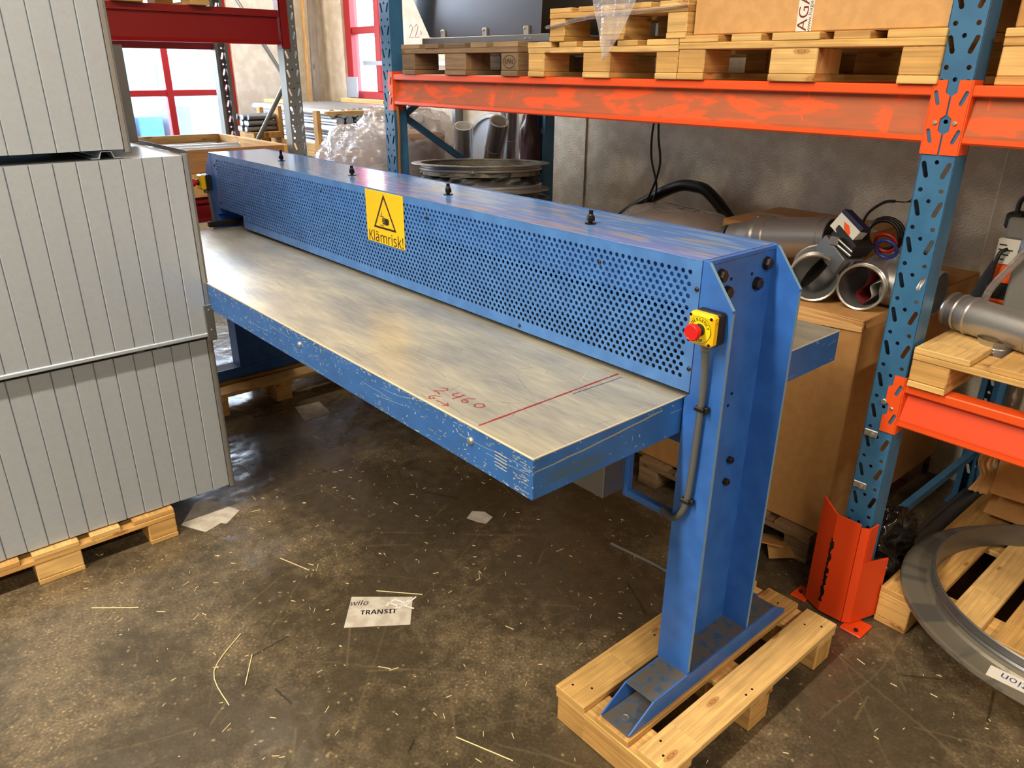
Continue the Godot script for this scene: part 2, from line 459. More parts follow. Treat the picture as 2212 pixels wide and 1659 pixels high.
	M.red_rack = mat(Color(0.50, 0.05, 0.05), 0.4)
	M.red_frame = mat(Color(0.66, 0.09, 0.12), 0.45)
	M.grey_rack = mat(Color(0.45, 0.45, 0.43), 0.45, 0.3)
	M.black_metal = mat(Color(0.05, 0.05, 0.05), 0.5)
	M.bolt = mat(Color(0.27, 0.24, 0.21), 0.38, 0.8)
	M.dark_bolt = mat(Color(0.10, 0.10, 0.11), 0.35, 0.7)
	M.zinc = mat(Color(0.75, 0.75, 0.74), 0.35, 0.85)
	# galvanised sheet: faint spangle
	M.galv = mat(Color(0.71, 0.75, 0.80), 0.38, 0.40)
	var sp := FastNoiseLite.new(); sp.noise_type = FastNoiseLite.TYPE_CELLULAR; sp.cellular_return_type = FastNoiseLite.RETURN_CELL_VALUE; sp.frequency = 0.06; sp.seed = 81
	var st := NoiseTexture2D.new(); st.noise = sp; st.width = 512; st.height = 512; st.seamless = true
	var gr := Gradient.new(); gr.offsets = PackedFloat32Array([0, 1]); gr.colors = PackedColorArray([Color(0.965, 0.965, 0.97), Color(1, 1, 1)]); st.color_ramp = gr
	M.galv.albedo_texture = st; M.galv.uv1_scale = Vector3(3, 3, 3)
	M.galv_dark = tinted(M.galv, Color(0.52, 0.53, 0.54)); M.galv_dark.roughness = 0.4; M.galv_dark.metallic = 0.8
	M.duct = tinted(M.galv, Color(0.70, 0.70, 0.70)); M.duct.roughness = 0.33; M.duct.metallic = 0.75
	M.pipe = mat(Color(0.78, 0.80, 0.82), 0.3, 0.85)
	M.ring = mat(Color(0.56, 0.55, 0.52), 0.45, 0.6); M.ring.albedo_texture = noise_tex(512, 0.012, 83, [[0.42, Color(0.80, 0.81, 0.82)], [0.5, Color(0.92, 0.92, 0.9)], [0.55, Color(1.0, 0.98, 0.94)]]); M.ring.uv1_scale = Vector3(3, 3, 3)
	M.hopper = mat(Color(0.42, 0.43, 0.45), 0.30, 1.0)
	M.white = mat(Color(0.86, 0.85, 0.82), 0.6)
	M.paper = mat(Color(0.80, 0.78, 0.74), 0.8); M.paper.albedo_texture = noise_tex(256, 0.03, 85, [[0.3, Color(0.90, 0.88, 0.87)], [0.7, Color(1, 1, 1)]]); M.paper.uv1_scale = Vector3(2, 2, 2)
	M.ink = mat(Color(0.06, 0.05, 0.05), 0.6)
	M.pale_print = mat(Color(0.93, 0.92, 0.90), 0.7)
	M.yellow = mat(Color(0.95, 0.76, 0.02), 0.4)
	M.yellow_disc = mat(Color(0.96, 0.86, 0.06), 0.4)
	M.red_button = mat(Color(0.80, 0.07, 0.06), 0.4)
	M.black_plastic = mat(Color(0.08, 0.08, 0.08), 0.5)
	M.grey_plastic = mat(Color(0.46, 0.46, 0.45), 0.5)
	M.conduit = mat(Color(0.35, 0.36, 0.36), 0.5)
	M.rubber = mat(Color(0.03, 0.03, 0.035), 0.45)
	M.fabric = mat(Color(0.25, 0.25, 0.25), 0.55)
	M.navy = mat(Color(0.10, 0.11, 0.25), 0.5)
	M.orange_plastic = mat(Color(0.95, 0.36, 0.06), 0.45)
	M.red_wire = mat(Color(0.60, 0.10, 0.08), 0.4); M.blue_wire = mat(Color(0.13, 0.18, 0.50), 0.4)
	M.hose_blue = mat(Color(0.28, 0.36, 0.42), 0.5)
	M.maroon = mat(Color(0.48, 0.06, 0.10), 0.8)
	M.label_blue = mat(Color(0.16, 0.26, 0.55), 0.6)
	M.label_maroon = mat(Color(0.42, 0.05, 0.12), 0.6)
	M.green_strap = mat(Color(0.05, 0.16, 0.11), 0.5)
	var fnm := noise_tex(512, 0.018, 87, [], true, 9.0, 5)
	M.film = mat(Color(0.86, 0.86, 0.90, 0.30), 0.12); M.film.transparency = BaseMaterial3D.TRANSPARENCY_ALPHA
	M.film_dull = mat(Color(0.62, 0.58, 0.56, 0.55), 0.2); M.film_dull.transparency = BaseMaterial3D.TRANSPARENCY_ALPHA
	for q in [M.film, M.film_dull]:
		q.normal_enabled = true; q.normal_texture = fnm; q.normal_scale = 1.0; q.uv1_triplanar = true; q.uv1_scale = Vector3(0.9, 5.0, 0.9)
	M.bag_dark = mat(Color(0.10, 0.09, 0.09), 0.18)
	M.glass = mat(Color(0.95, 0.98, 1.0, 0.06), 0.02); M.glass.transparency = BaseMaterial3D.TRANSPARENCY_ALPHA
	# plaster
	M.plaster = mat(Color(0.87, 0.84, 0.78), 0.9); M.plaster.uv1_triplanar = true; M.plaster.uv1_world_triplanar = true; M.plaster.uv1_scale = Vector3(1.5, 1.5, 1.5)
	M.plaster.albedo_texture = noise_tex(512, 0.01, 91, [[0.3, Color(0.94, 0.93, 0.91)], [0.7, Color(1, 1, 1)]])
	M.plaster.normal_enabled = true; M.plaster.normal_texture = noise_tex(512, 0.10, 92, [], true, 3.0); M.plaster.normal_scale = 0.5
	M.ceiling = mat(Color(0.75, 0.73, 0.70), 0.9)
	M.lamp_white = mat(Color(0.85, 0.85, 0.85), 0.5)
	# floor: dark worn concrete with pale dust and scuffs; the picture covers 5 x 5 m and repeats
	w = 1536; h = 1536
	var f1 := nimg(w, h, 0.006, 101, 5); var f2 := nimg(w, h, 0.05, 102, 5); var f3 := nimg(w, h, 0.28, 103, 2); var f4 := nimg(w, h, 0.0022, 104, 3)
	var fd := PackedByteArray(); fd.resize(w * h * 3)
	for i in w * h:
		var k: float = f1[i] * 0.0026 + f2[i] * 0.0010 + f4[i] * 0.0024 + f3[i] * 0.0003
		var dust := clampf((k - 0.74) * 2.6, 0.0, 1.0)
		var fine := f3[i] / 255.0
		var speck := clampf((fine - 0.74) * 5.0, 0.0, 1.0) * (0.25 + dust)
		var b0 := 0.275 + (fine - 0.5) * 0.07 + (f2[i] / 255.0 - 0.5) * 0.05
		var l := b0 + dust * 0.13 * (0.55 + 0.9 * fine) + speck * 0.22
		var j := i * 3
		fd[j] = clampi(int(l * 1.11 * 255), 0, 255); fd[j + 1] = clampi(int(l * 0.98 * 255), 0, 255); fd[j + 2] = clampi(int(l * 0.77 * 255), 0, 255)
	var fi := Image.create_from_data(w, h, false, Image.FORMAT_RGB8, fd)
	for q in 420:
		var p := Vector2(rng.randf() * w, rng.randf() * h); var an := rng.randf() * TAU
		var l := rng.randf_range(4, 60)
		var e := p + Vector2.from_angle(an) * l
		stroke(fi, p, e, 1, Color(0.45, 0.40, 0.31) if rng.randf() < 0.85 else Color(0.12, 0.11, 0.09), rng.randf_range(0.08, 0.3))
	for q in 260:
		var p := Vector2(rng.randf() * w, rng.randf() * h); var an := rng.randf() * TAU; var al := rng.randf_range(0.05, 0.16)
		for i in rng.randi_range(6, 22):
			var e := p + Vector2.from_angle(an) * 9; an += rng.randf_range(-0.06, 0.06)
			stroke(fi, p, e, 1 if rng.randf() < 0.8 else 2, Color(0.50, 0.45, 0.35), al); p = e
	for q in 2600:
		var p := Vector2(rng.randf() * w, rng.randf() * h)
		stroke(fi, p, p + Vector2.from_angle(rng.randf() * TAU) * rng.randf_range(0, 2.5), 1, Color(0.62, 0.55, 0.42), rng.randf_range(0.25, 0.7))
	M.floor = textured(fi, 0.36)
	M.floor.normal_enabled = true; M.floor.normal_texture = noise_tex(512, 0.05, 105, [], true, 2.5); M.floor.normal_scale = 0.25
	M.floor.roughness_texture = noise_tex(512, 0.02, 106, [[0.25, Color(0.65, 0.65, 0.65)], [0.75, Color(1, 1, 1)]])
	M.floor.roughness = 0.33; M.floor.metallic_specular = 0.6
	M.asphalt = mat(Color(0.5, 0.5, 0.5), 0.9)

# ---------------------------------------------------------------- the scene
func _ready():
	rng.seed = 20
	# camera
	var cam := Camera3D.new(); cam.name = "camera"; add_child(cam)
	cam.position = V(0.9468, 1.6767, 1.3836)
	cam.rotation = V(-0.39710, 0.85118, 0.00806)
	cam.fov = 54.055; cam.near = 0.05; cam.far = 200; cam.current = true
	# sky: bright overcast day
	var we := WorldEnvironment.new(); we.name = "environment"; add_child(we)
	var env := Environment.new(); we.environment = env
	var sm := ProceduralSkyMaterial.new()
	sm.sky_top_color = Color(0.80, 0.88, 0.98); sm.sky_horizon_color = Color(0.95, 0.98, 1.0); sm.ground_bottom_color = Color(0.5, 0.52, 0.55); sm.ground_horizon_color = Color(0.9, 0.94, 0.97)
	sm.sky_energy_multiplier = 4.0; sm.ground_energy_multiplier = 2.5
	var sky := Sky.new(); sky.sky_material = sm
	env.background_mode = Environment.BG_SKY; env.sky = sky
	env.tonemap_mode = Environment.TONE_MAPPER_LINEAR; env.tonemap_exposure = 1.0
	env.sdfgi_enabled = true; env.ssao_enabled = true; env.ssil_enabled = true
	make_materials()
	# ceiling lamps of the workshop, the first one over the aisle to the left of the camera
	lamp(V(-0.35, 3.9, 0.9), 5.5, "long white ceiling lamp above the machine")
	lamp(V(-0.35, 3.9, 2.6), 12.0, "long white ceiling lamp over the aisle beside the machine")
	lamp(V(-0.35, 3.9, 4.3), 20.0, "long white ceiling lamp further back over the aisle")
	lamp(V(-4.70, 4.0, -0.4), 8.0, "long white ceiling lamp in the corner by the windows")
	lamp(V(3.60, 3.9, 1.6), 16.0, "long white ceiling lamp over the aisle to the right")
	lamp(V(3.60, 3.9, 4.3), 9.0, "long white ceiling lamp behind on the right")
	room()
	machine()
	pallets_on_floor()
	panel_stack()
	blue_rack()
	red_rack()
	rack_loads()
	bay_behind_machine()
	bay_right()
	corner_goods()
	floor_litter()
	outside()

func lamp(at: Vector3, energy: float, label: String):
	var t := thing("ceiling_lamp", label, "lamp", at, "long ceiling lamps")
	own("housing", gbox(V(-0.09, 0.03, -0.78), V(0.09, 0.10, 0.78), 0.01), M.lamp_white, t)
	var em := mat(Color(1, 0.95, 0.85), 0.5); em.emission_enabled = true; em.emission = Color(1, 0.93, 0.80); em.emission_energy_multiplier = 3.0
	own("lamp_tube", gtube([V(0, 0.015, -0.75), V(0, 0.015, 0.75)], 0.014, 10), em, t)
	for s in [-0.6, 0.6]: own("hanger", gbox(V(-0.006, 0.10, s - 0.006), V(0.006, 0.9, s + 0.006)), M.grey_rack, t)
	var l := AreaLight3D.new(); l.name = "lamp_light"; l.area_size = Vector2(0.16, 1.5); l.light_energy = energy; l.light_color = Color(1.0, 0.935, 0.83)
	l.area_range = 30.0; l.area_attenuation = 2.0; l.shadow_enabled = true
	t.add_child(l, true); l.position = V(0, -0.01, 0); l.rotation = V(-PI / 2, 0, 0)

# ---------------------------------------------------------------- room shell
func room():
	var g := G.new(); g.umap = Rect2(-3.6, -2.0, 5, 5)
	g.box(V(-5.9, -0.12, -2.4), V(7.2, 0, 8.2)); struct("floor", g, M.floor)
	struct("ceiling", gbox(V(-5.9, 4.8, -2.4), V(7.2, 5.0, 8.2)), M.ceiling)
	struct("wall_right", gbox(V(7.0, 0, -2.4), V(7.25, 4.8, 8.2)), M.plaster)
	struct("wall_front", gbox(V(-5.9, 0, 8.0), V(7.2, 4.8, 8.25)), M.plaster)
	# back wall with one tall window near its left end
	g = G.new()
	for b in [[-5.9, 0, -5.21, 4.8], [-5.21, 0, -4.3, 1.43], [-5.21, 3.2, -4.3, 4.8], [-4.3, 0, 7.2, 4.8]]: g.box(V(b[0], b[1], -2.4), V(b[2], b[3], -2.1))
	struct("wall_back", g, M.plaster)
	# a projecting pier at the right and a vertical joint
	struct("trim_1", gbox(V(-0.07, 0, -2.1), V(0.30, 4.8, -2.02), 0.004), M.plaster)
	struct("trim_2", gbox(V(-2.385, 0, -2.1), V(-2.36, 4.8, -2.092), 0.003), M.plaster)
	# left wall with a wide window
	g = G.new()
	for b in [[-2.4, 0, -1.30, 4.8], [-1.30, 0, 1.3, 0.95], [-1.30, 3.0, 1.3, 4.8], [1.3, 0, 8.2, 4.8]]: g.box(V(-5.9, b[1], b[0]), V(-5.6, b[3], b[2]))
	struct("wall_left", g, M.plaster)
	# windows: red frames, panes
	var w1 := Node3D.new(); w1.name = "window_1"; add_child(w1); w1.set_meta("kind", "structure")
	for b in [[-1.30, 0.95, -1.24, 3.0], [1.24, 0.95, 1.3, 3.0], [-1.24, 0.95, 1.24, 1.01], [-1.24, 2.94, 1.24, 3.0]]:
		part("window_frame", gbox(V(-5.72, b[1], b[0]), V(-5.64, b[3], b[2]), 0.006), M.red_frame, w1)
	for z in [-0.775, -0.26, 0.26, 0.76]: part("mullion", gbox(V(-5.71, 1.01, z - 0.026), V(-5.65, 2.94, z + 0.026), 0.004), M.red_frame, w1)
	for y in [1.475, 2.25]: part("transom", gbox(V(-5.705, y - 0.024, -1.24), V(-5.655, y + 0.024, 1.24), 0.004), M.red_frame, w1)
	for z in [[-1.24, -0.80], [-0.75, -0.285], [-0.235, 0.235], [0.285, 0.735], [0.785, 1.24]]:
		for y in [[1.01, 1.45], [1.5, 2.226], [2.274, 2.94]]: part("pane", gbox(V(-5.683, y[0], z[0]), V(-5.679, y[1], z[1])), M.glass, w1)
	var w2 := Node3D.new(); w2.name = "window_2"; add_child(w2); w2.set_meta("kind", "structure")
	for b in [[-5.21, 1.43, -5.12, 3.2], [-4.36, 1.43, -4.3, 3.2], [-5.12, 1.43, -4.36, 1.49], [-5.12, 3.14, -4.36, 3.2]]:
		part("window_frame", gbox(V(b[0], b[1], -2.20), V(b[2], b[3], -2.12), 0.006), M.red_frame, w2)
	part("mullion", gbox(V(-4.765, 1.49, -2.195), V(-4.685, 3.14, -2.13), 0.004), M.red_frame, w2)
	for y in [1.955, 2.55]: part("transom", gbox(V(-5.12, y - 0.026, -2.19), V(-4.36, y + 0.026, -2.135), 0.004), M.red_frame, w2)
	for x in [[-5.12, -4.765], [-4.685, -4.36]]:
		for y in [[1.49, 1.929], [1.981, 2.524], [2.576, 3.14]]: part("pane", gbox(V(x[0], y[0], -2.168), V(x[1], y[1], -2.164)), M.glass, w2)
	# red handwriting on the back wall
	var wr := thing("wall_writing", "faint red handwritten number on the cream wall beside the steel hood", "writing", V(-4.1, 1.9, -2.099))
	for s in [[[0, .8], [.3, 1], [.55, .75], [0, 0], [.6, .05]], [[.8, .8], [1.1, 1], [1.3, .75], [.8, 0], [1.4, .05]], [[1.6, .5], [1.75, .3], [1.6, .2]]]:
		var q := []
		for p in s: q.append(V(-0.12 + p[0] * 0.09, -0.02 + p[1] * 0.09, 0))
		own("stroke", gtube(q, 0.002, 4), M.red_wire, wr)
	own("stroke", gtube([V(-0.02, -0.12, 0), V(0.0, -0.2, 0), V(0.03, -0.09, 0)], 0.002, 4), M.red_wire, wr)

# ---------------------------------------------------------------- the machine
func machine():
	var m := thing("sheet_metal_machine", "long blue sheet metal machine with perforated guard and worn steel table", "machine", V(-1.4, 0.122, -0.14))
	var g := G.new()
	# table
	var tx0 := -2.68; var tx1 := -0.018; var ty := 0.9622; var zf := 0.481; var zr := -0.7646
	g.umap = Rect2(tx0, zf, 2.662, -0.5)
	g.box(V(tx0, ty - 0.004, zr), V(tx1, ty, zf - 0.001), 0.0015)
	var tt := part("table_top", g, M.table, m); tt.set_meta("label", "worn steel table top with red marker writing")
	g = G.new(); g.box(V(tx0, ty - 0.0045, zf - 0.004), V(tx1 + 0.001, ty - 0.0003, zf + 0.0012), 0.0012); g.box(V(tx1 - 0.004, ty - 0.0045, zr), V(tx1 + 0.0012, ty - 0.0003, zf), 0.0012)
	part("edge_strip", g, M.steel_edge, m)
	var y0 := 0.8652; var y1 := ty - 0.0045
	g = G.new(); g.umap = Rect2(tx0, y1, 2.662, y0 - y1); g.box(V(tx0, y0, zf - 0.006), V(tx1, y1, zf), 0.0008)
	var ap := part("apron", g, M.apron, m); ap.set_meta("label", "scratched blue front apron of the table")
	g = G.new(); g.umap = Rect2(zf, y1, -1.2456, y0 - y1); g.box(V(tx1 - 0.006, y0, zr), V(tx1, y1, zf - 0.006), 0.0008)
	part("apron", g, M.apron_end, m)
	part("apron", gbox(V(tx0, y0, zr), V(tx1 - 0.006, y1, zr + 0.006)), M.blue, m)
	part("apron", gbox(V(tx0, y0, zr + 0.006), V(tx0 + 0.006, y1, zf - 0.006)), M.blue, m)
	for x in [-0.55, -1.35, -2.15]: part("table_rib", gbox(V(x - 0.02, y0 + 0.005, zr + 0.01), V(x + 0.02, y1 - 0.001, zf - 0.01)), M.blue_shaded, m)
	for x in [-0.217, -1.028, -1.85]:
		part("apron_bolt", glathe([Vector2(0.0095, 0), Vector2(0.009, 0.003), Vector2(0.0065, 0.0062), Vector2(0.003, 0.0074), Vector2(0, 0.0076)], V(x, 0.925, zf), Z, 14), M.zinc, m)
	# perforated guard
	g = G.new()
	var px := 0.0198; var py := 0.01378; var x_hi := -0.001; var x_lo := -2.83
	var hy := 1.2605; var rows := 19; var hr := 0.0057
	var angs := [0.0, 0.61, 1.08, PI / 2]
	var all_angs := []
	for q in 4:
		for a in (angs.slice(0, 3) if q % 2 == 0 else [0.0, PI / 2 - 1.08, PI / 2 - 0.61]): all_angs.append(q * PI / 2 + a)
	var slab := func(a: Rect2): g.cell(a, PackedVector2Array(), V(0, 0, 0), X, Y, 0.002)
	for r in rows:
		var cy := hy - r * py
		var off := 0.0 if r % 2 == 0 else px / 2
		var xr := -0.0315 - off
		var xend := x_lo + 0.035
		if cy < 1.0165 + 0.012: xend = -2.545 + 0.012
		var k := int((xr - xend) / px) + 1
		for i in k:
			var cx := xr - i * px
			var hole := PackedVector2Array()
			for a in all_angs: hole.append(Vector2(cx + hr * cos(a), cy + hr * sin(a)))
			g.cell(Rect2(cx - px / 2, cy - py / 2, px, py), hole, V(0, 0, 0), X, Y, 0.002)
		slab.call(Rect2(xr + px / 2, cy - py / 2, x_hi - xr - px / 2, py))
		var xl := xr - (k - 0.5) * px
		var lo := x_lo if cy > 1.0165 + 0.012 else -2.545
		slab.call(Rect2(lo, cy - py / 2, xl - lo, py))
	slab.call(Rect2(x_lo, hy + py / 2, x_hi - x_lo, 1.2915 - hy - py / 2))
	var yb := hy - (rows - 0.5) * py
	slab.call(Rect2(-2.545, 0.977, x_hi + 2.545, yb - 0.977))
	g.box(V(x_hi - 0.0006, 0.977, -0.0021), V(x_hi, 1.2915, 0)); g.box(V(-2.545, 0.9765, -0.012), V(x_hi, 0.977, 0))
	var gp := part("guard_panel", g, M.blue_guard, m); gp.set_meta("label", "perforated blue guard panel")
	part("guard_end", gbox(V(-2.875, 1.0, -0.03), V(-2.832, 1.2915, -0.001), 0.001), M.blue, m)
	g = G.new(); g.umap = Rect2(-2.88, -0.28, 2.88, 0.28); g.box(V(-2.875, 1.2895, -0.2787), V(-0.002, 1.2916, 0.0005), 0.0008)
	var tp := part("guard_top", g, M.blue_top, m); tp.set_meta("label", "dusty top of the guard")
	part("guard_back", gbox(V(-2.875, 0.98, -0.2865), V(0.006, 1.2925, -0.2835), 0.0008), M.blue, m)
	part("upper_beam", gbox(V(-2.82, 1.172, -0.11), V(-0.03, 1.283, -0.016)), M.blue, m)
	part("clamp_beam", gbox(V(-2.82, 1.045, -0.13), V(-0.03, 1.142, -0.050)), M.blue_shaded, m)
	part("cutting_beam", gbox(V(-2.68, 0.968, -0.22), V(-0.03, 1.03, -0.06)), M.black_metal, m)
	part("back_gauge", gbox(V(-2.68, 0.9625, -0.27), V(-0.03, 0.985, -0.24)), M.black_metal, m)
	for p in [[-0.009, 1.225], [-0.008, 1.035], [-0.304, 1.232], [-1.05, 1.235], [-1.75, 1.238], [-2.815, 1.235], [-2.80, 1.06], [-0.60, 0.990]]:
		part("guard_screw", glathe([Vector2(0.0058, 0), Vector2(0.0055, 0.002), Vector2(0.0035, 0.0034), Vector2(0.0018, 0.0034), Vector2(0.0016, 0.0016), Vector2(0, 0.0016)], V(p[0], p[1], 0), Z, 10), M.bolt, m)
	# adjusting bolts on the top
	var i := 0
	for x in [-0.451, -1.093, -1.714, -2.326]:
		var o := V(x, 1.2916, -0.118)
		var b := part("adjusting_bolt", gtube([o, o + Y * (0.036 if i < 3 else 0.046)], 0.0062, 10), M.dark_bolt, m)
		part("washer", glathe([Vector2(0.016, 0), Vector2(0.016, 0.002), Vector2(0.006, 0.002)], o, Y, 18), M.dark_bolt, b)
		g = G.new(); g.hexhead(o + Y * 0.008, Y, 0.0115, 0.0125, 0.2 + i); part("nut", g, M.dark_bolt, b)
		g = G.new(); g.lathe(PackedVector2Array([Vector2(0.008, 0), Vector2(0.0095, 0.002), Vector2(0.0062, 0.006)]), o + Y * 0.0205, Y, 12); part("collar", g, M.bolt, b)
		i += 1
	# warning sign
	var sg := part("warning_sign", gbox(V(-1.419, 1.107, 0.0003), V(-1.182, 1.2865, 0.0022), 0.0006), M.yellow, m); sg.set_meta("label", "yellow warning sign with black triangle and the word Klämrisk!")
	var c := Vector2(-1.3005, 1.0)
	var tri3 := [Vector2(-1.3005, 1.2795), Vector2(-1.372, 1.1595), Vector2(-1.229, 1.1595)]
	var inn := [Vector2(-1.3005, 1.264), Vector2(-1.3595, 1.1665), Vector2(-1.2415, 1.1665)]
	g = G.new()
	for k in 3:
		var a: Vector2 = tri3[k]; var b2: Vector2 = tri3[(k + 1) % 3]; var d: Vector2 = inn[k]; var e: Vector2 = inn[(k + 1) % 3]
		g.prism(PackedVector2Array([a, b2, e, d]), V(0, 0, 0.0022), X, Y, 0.0003)
	part("triangle", g, M.ink, sg)
	g = G.new()
	var hc := Vector2(-1.297, 1.187)
	for hp in [[Vector2(-0.002, -0.011), Vector2(0.014, -0.012), Vector2(0.024, -0.006), Vector2(0.024, 0.008), Vector2(0.016, 0.012), Vector2(-0.002, 0.012)],
			[Vector2(-0.018, 0.0085), Vector2(-0.001, 0.0075), Vector2(-0.001, 0.012), Vector2(-0.017, 0.012)], [Vector2(-0.021, 0.0025), Vector2(-0.001, 0.0025), Vector2(-0.001, 0.0065), Vector2(-0.020, 0.0065)],
			[Vector2(-0.020, -0.0035), Vector2(-0.001, -0.0035), Vector2(-0.001, 0.001), Vector2(-0.020, 0.001)], [Vector2(-0.017, -0.0095), Vector2(-0.001, -0.0105), Vector2(-0.001, -0.005), Vector2(-0.016, -0.005)],
			[Vector2(-0.034, 0.0145), Vector2(-0.006, 0.0145), Vector2(-0.006, 0.017), Vector2(-0.034, 0.017)], [Vector2(-0.034, -0.0165), Vector2(-0.008, -0.0165), Vector2(-0.008, -0.014), Vector2(-0.034, -0.014)],
			[Vector2(-0.021, 0.0225), Vector2(-0.019, 0.0225), Vector2(-0.019, 0.036), Vector2(-0.021, 0.036)], [Vector2(-0.020, 0.018), Vector2(-0.0165, 0.024), Vector2(-0.0235, 0.024)]]:
		var q := PackedVector2Array()
		for p in hp: q.append(hc + p)
		g.prism(q, V(0, 0, 0.0022), X, Y, 0.0003)
	part("hand_pictogram", g, M.ink, sg)
	lettering("lettering", "Klämrisk!", 0.037, M.ink, sg, Transform3D(Basis().scaled(V(1.05, 1, 1)), V(-1.299, 1.128, 0.0022)))
	part("gauge_arm", gbox(V(-2.745, 0.9635, -0.085), V(-2.715, 0.990, 0.10), 0.003), M.black_metal, m)
	part("gauge_arm", gbox(V(-2.72, 0.9635, -0.07), V(-2.56, 0.985, -0.045), 0.003), M.black_metal, m)
	# legs
	leg(m, 0.0, 1.0); leg(m, -2.862, -1.0)
	emergency_stop(m, V(0.045, 1.1555, 0.001)); emergency_stop(m, V(-2.915, 1.150, 0.001))
	# grey conduit down the right leg
	var path := bend([V(0.045, 1.105, 0.022), V(0.046, 1.02, 0.014), V(0.043, 0.93, 0.012), V(0.040, 0.80, 0.012), V(0.034, 0.70, 0.013), V(0.018, 0.655, 0.014), V(-0.012, 0.633, 0.008), V(-0.05, 0.628, -0.01)], 30)
	var rad := []
	for k in path.size(): rad.append(0.0088 if k % 2 == 0 else 0.0074)
	g = G.new(); g.tube(path, rad, 10); part("conduit", g, M.conduit, m)
	for p in [V(0.0435, 0.955, 0.012), V(0.033, 0.705, 0.013)]:
		var cl := part("cable_clip", gbox(p - V(0.013, 0.006, 0.012), p + V(0.013, 0.006, 0.011), 0.003), M.black_plastic, m)
		part("clip_tail", gbox(p + V(0.012, -0.009, -0.01), p + V(0.020, 0.007, 0.004), 0.002), M.black_plastic, cl)
	part("conduit", gtube([V(-2.915, 1.11, 0.012), V(-2.90, 1.0, 0.012), V(-2.89, 0.7, 0.012)], 0.008, 8), M.conduit, m)
	# under the table: steel scrap chute and blue frame
	g = G.new(); g.box(V(-0.62, 0.597, -0.06), V(-0.22, 0.865, 0.03), 0.002); part("scrap_chute", g, M.galv_dark, m)
	part("chute_frame", gbox(V(-0.222, 0.578, -0.075), V(0.0, 0.598, -0.055), 0.001), M.blue, m)
	part("chute_frame", gbox(V(-0.220, 0.578, -0.076), V(-0.206, 0.865, -0.054), 0.001), M.blue, m)
	part("lower_beam", gbox(V(-2.86, 0.70, -0.29), V(0.0, 0.83, -0.23), 0.002), M.blue, m)
	part("lower_beam", gbox(V(-2.86, 0.80, -0.18), V(0.0, 0.86, -0.14), 0.002), M.blue_shaded, m)

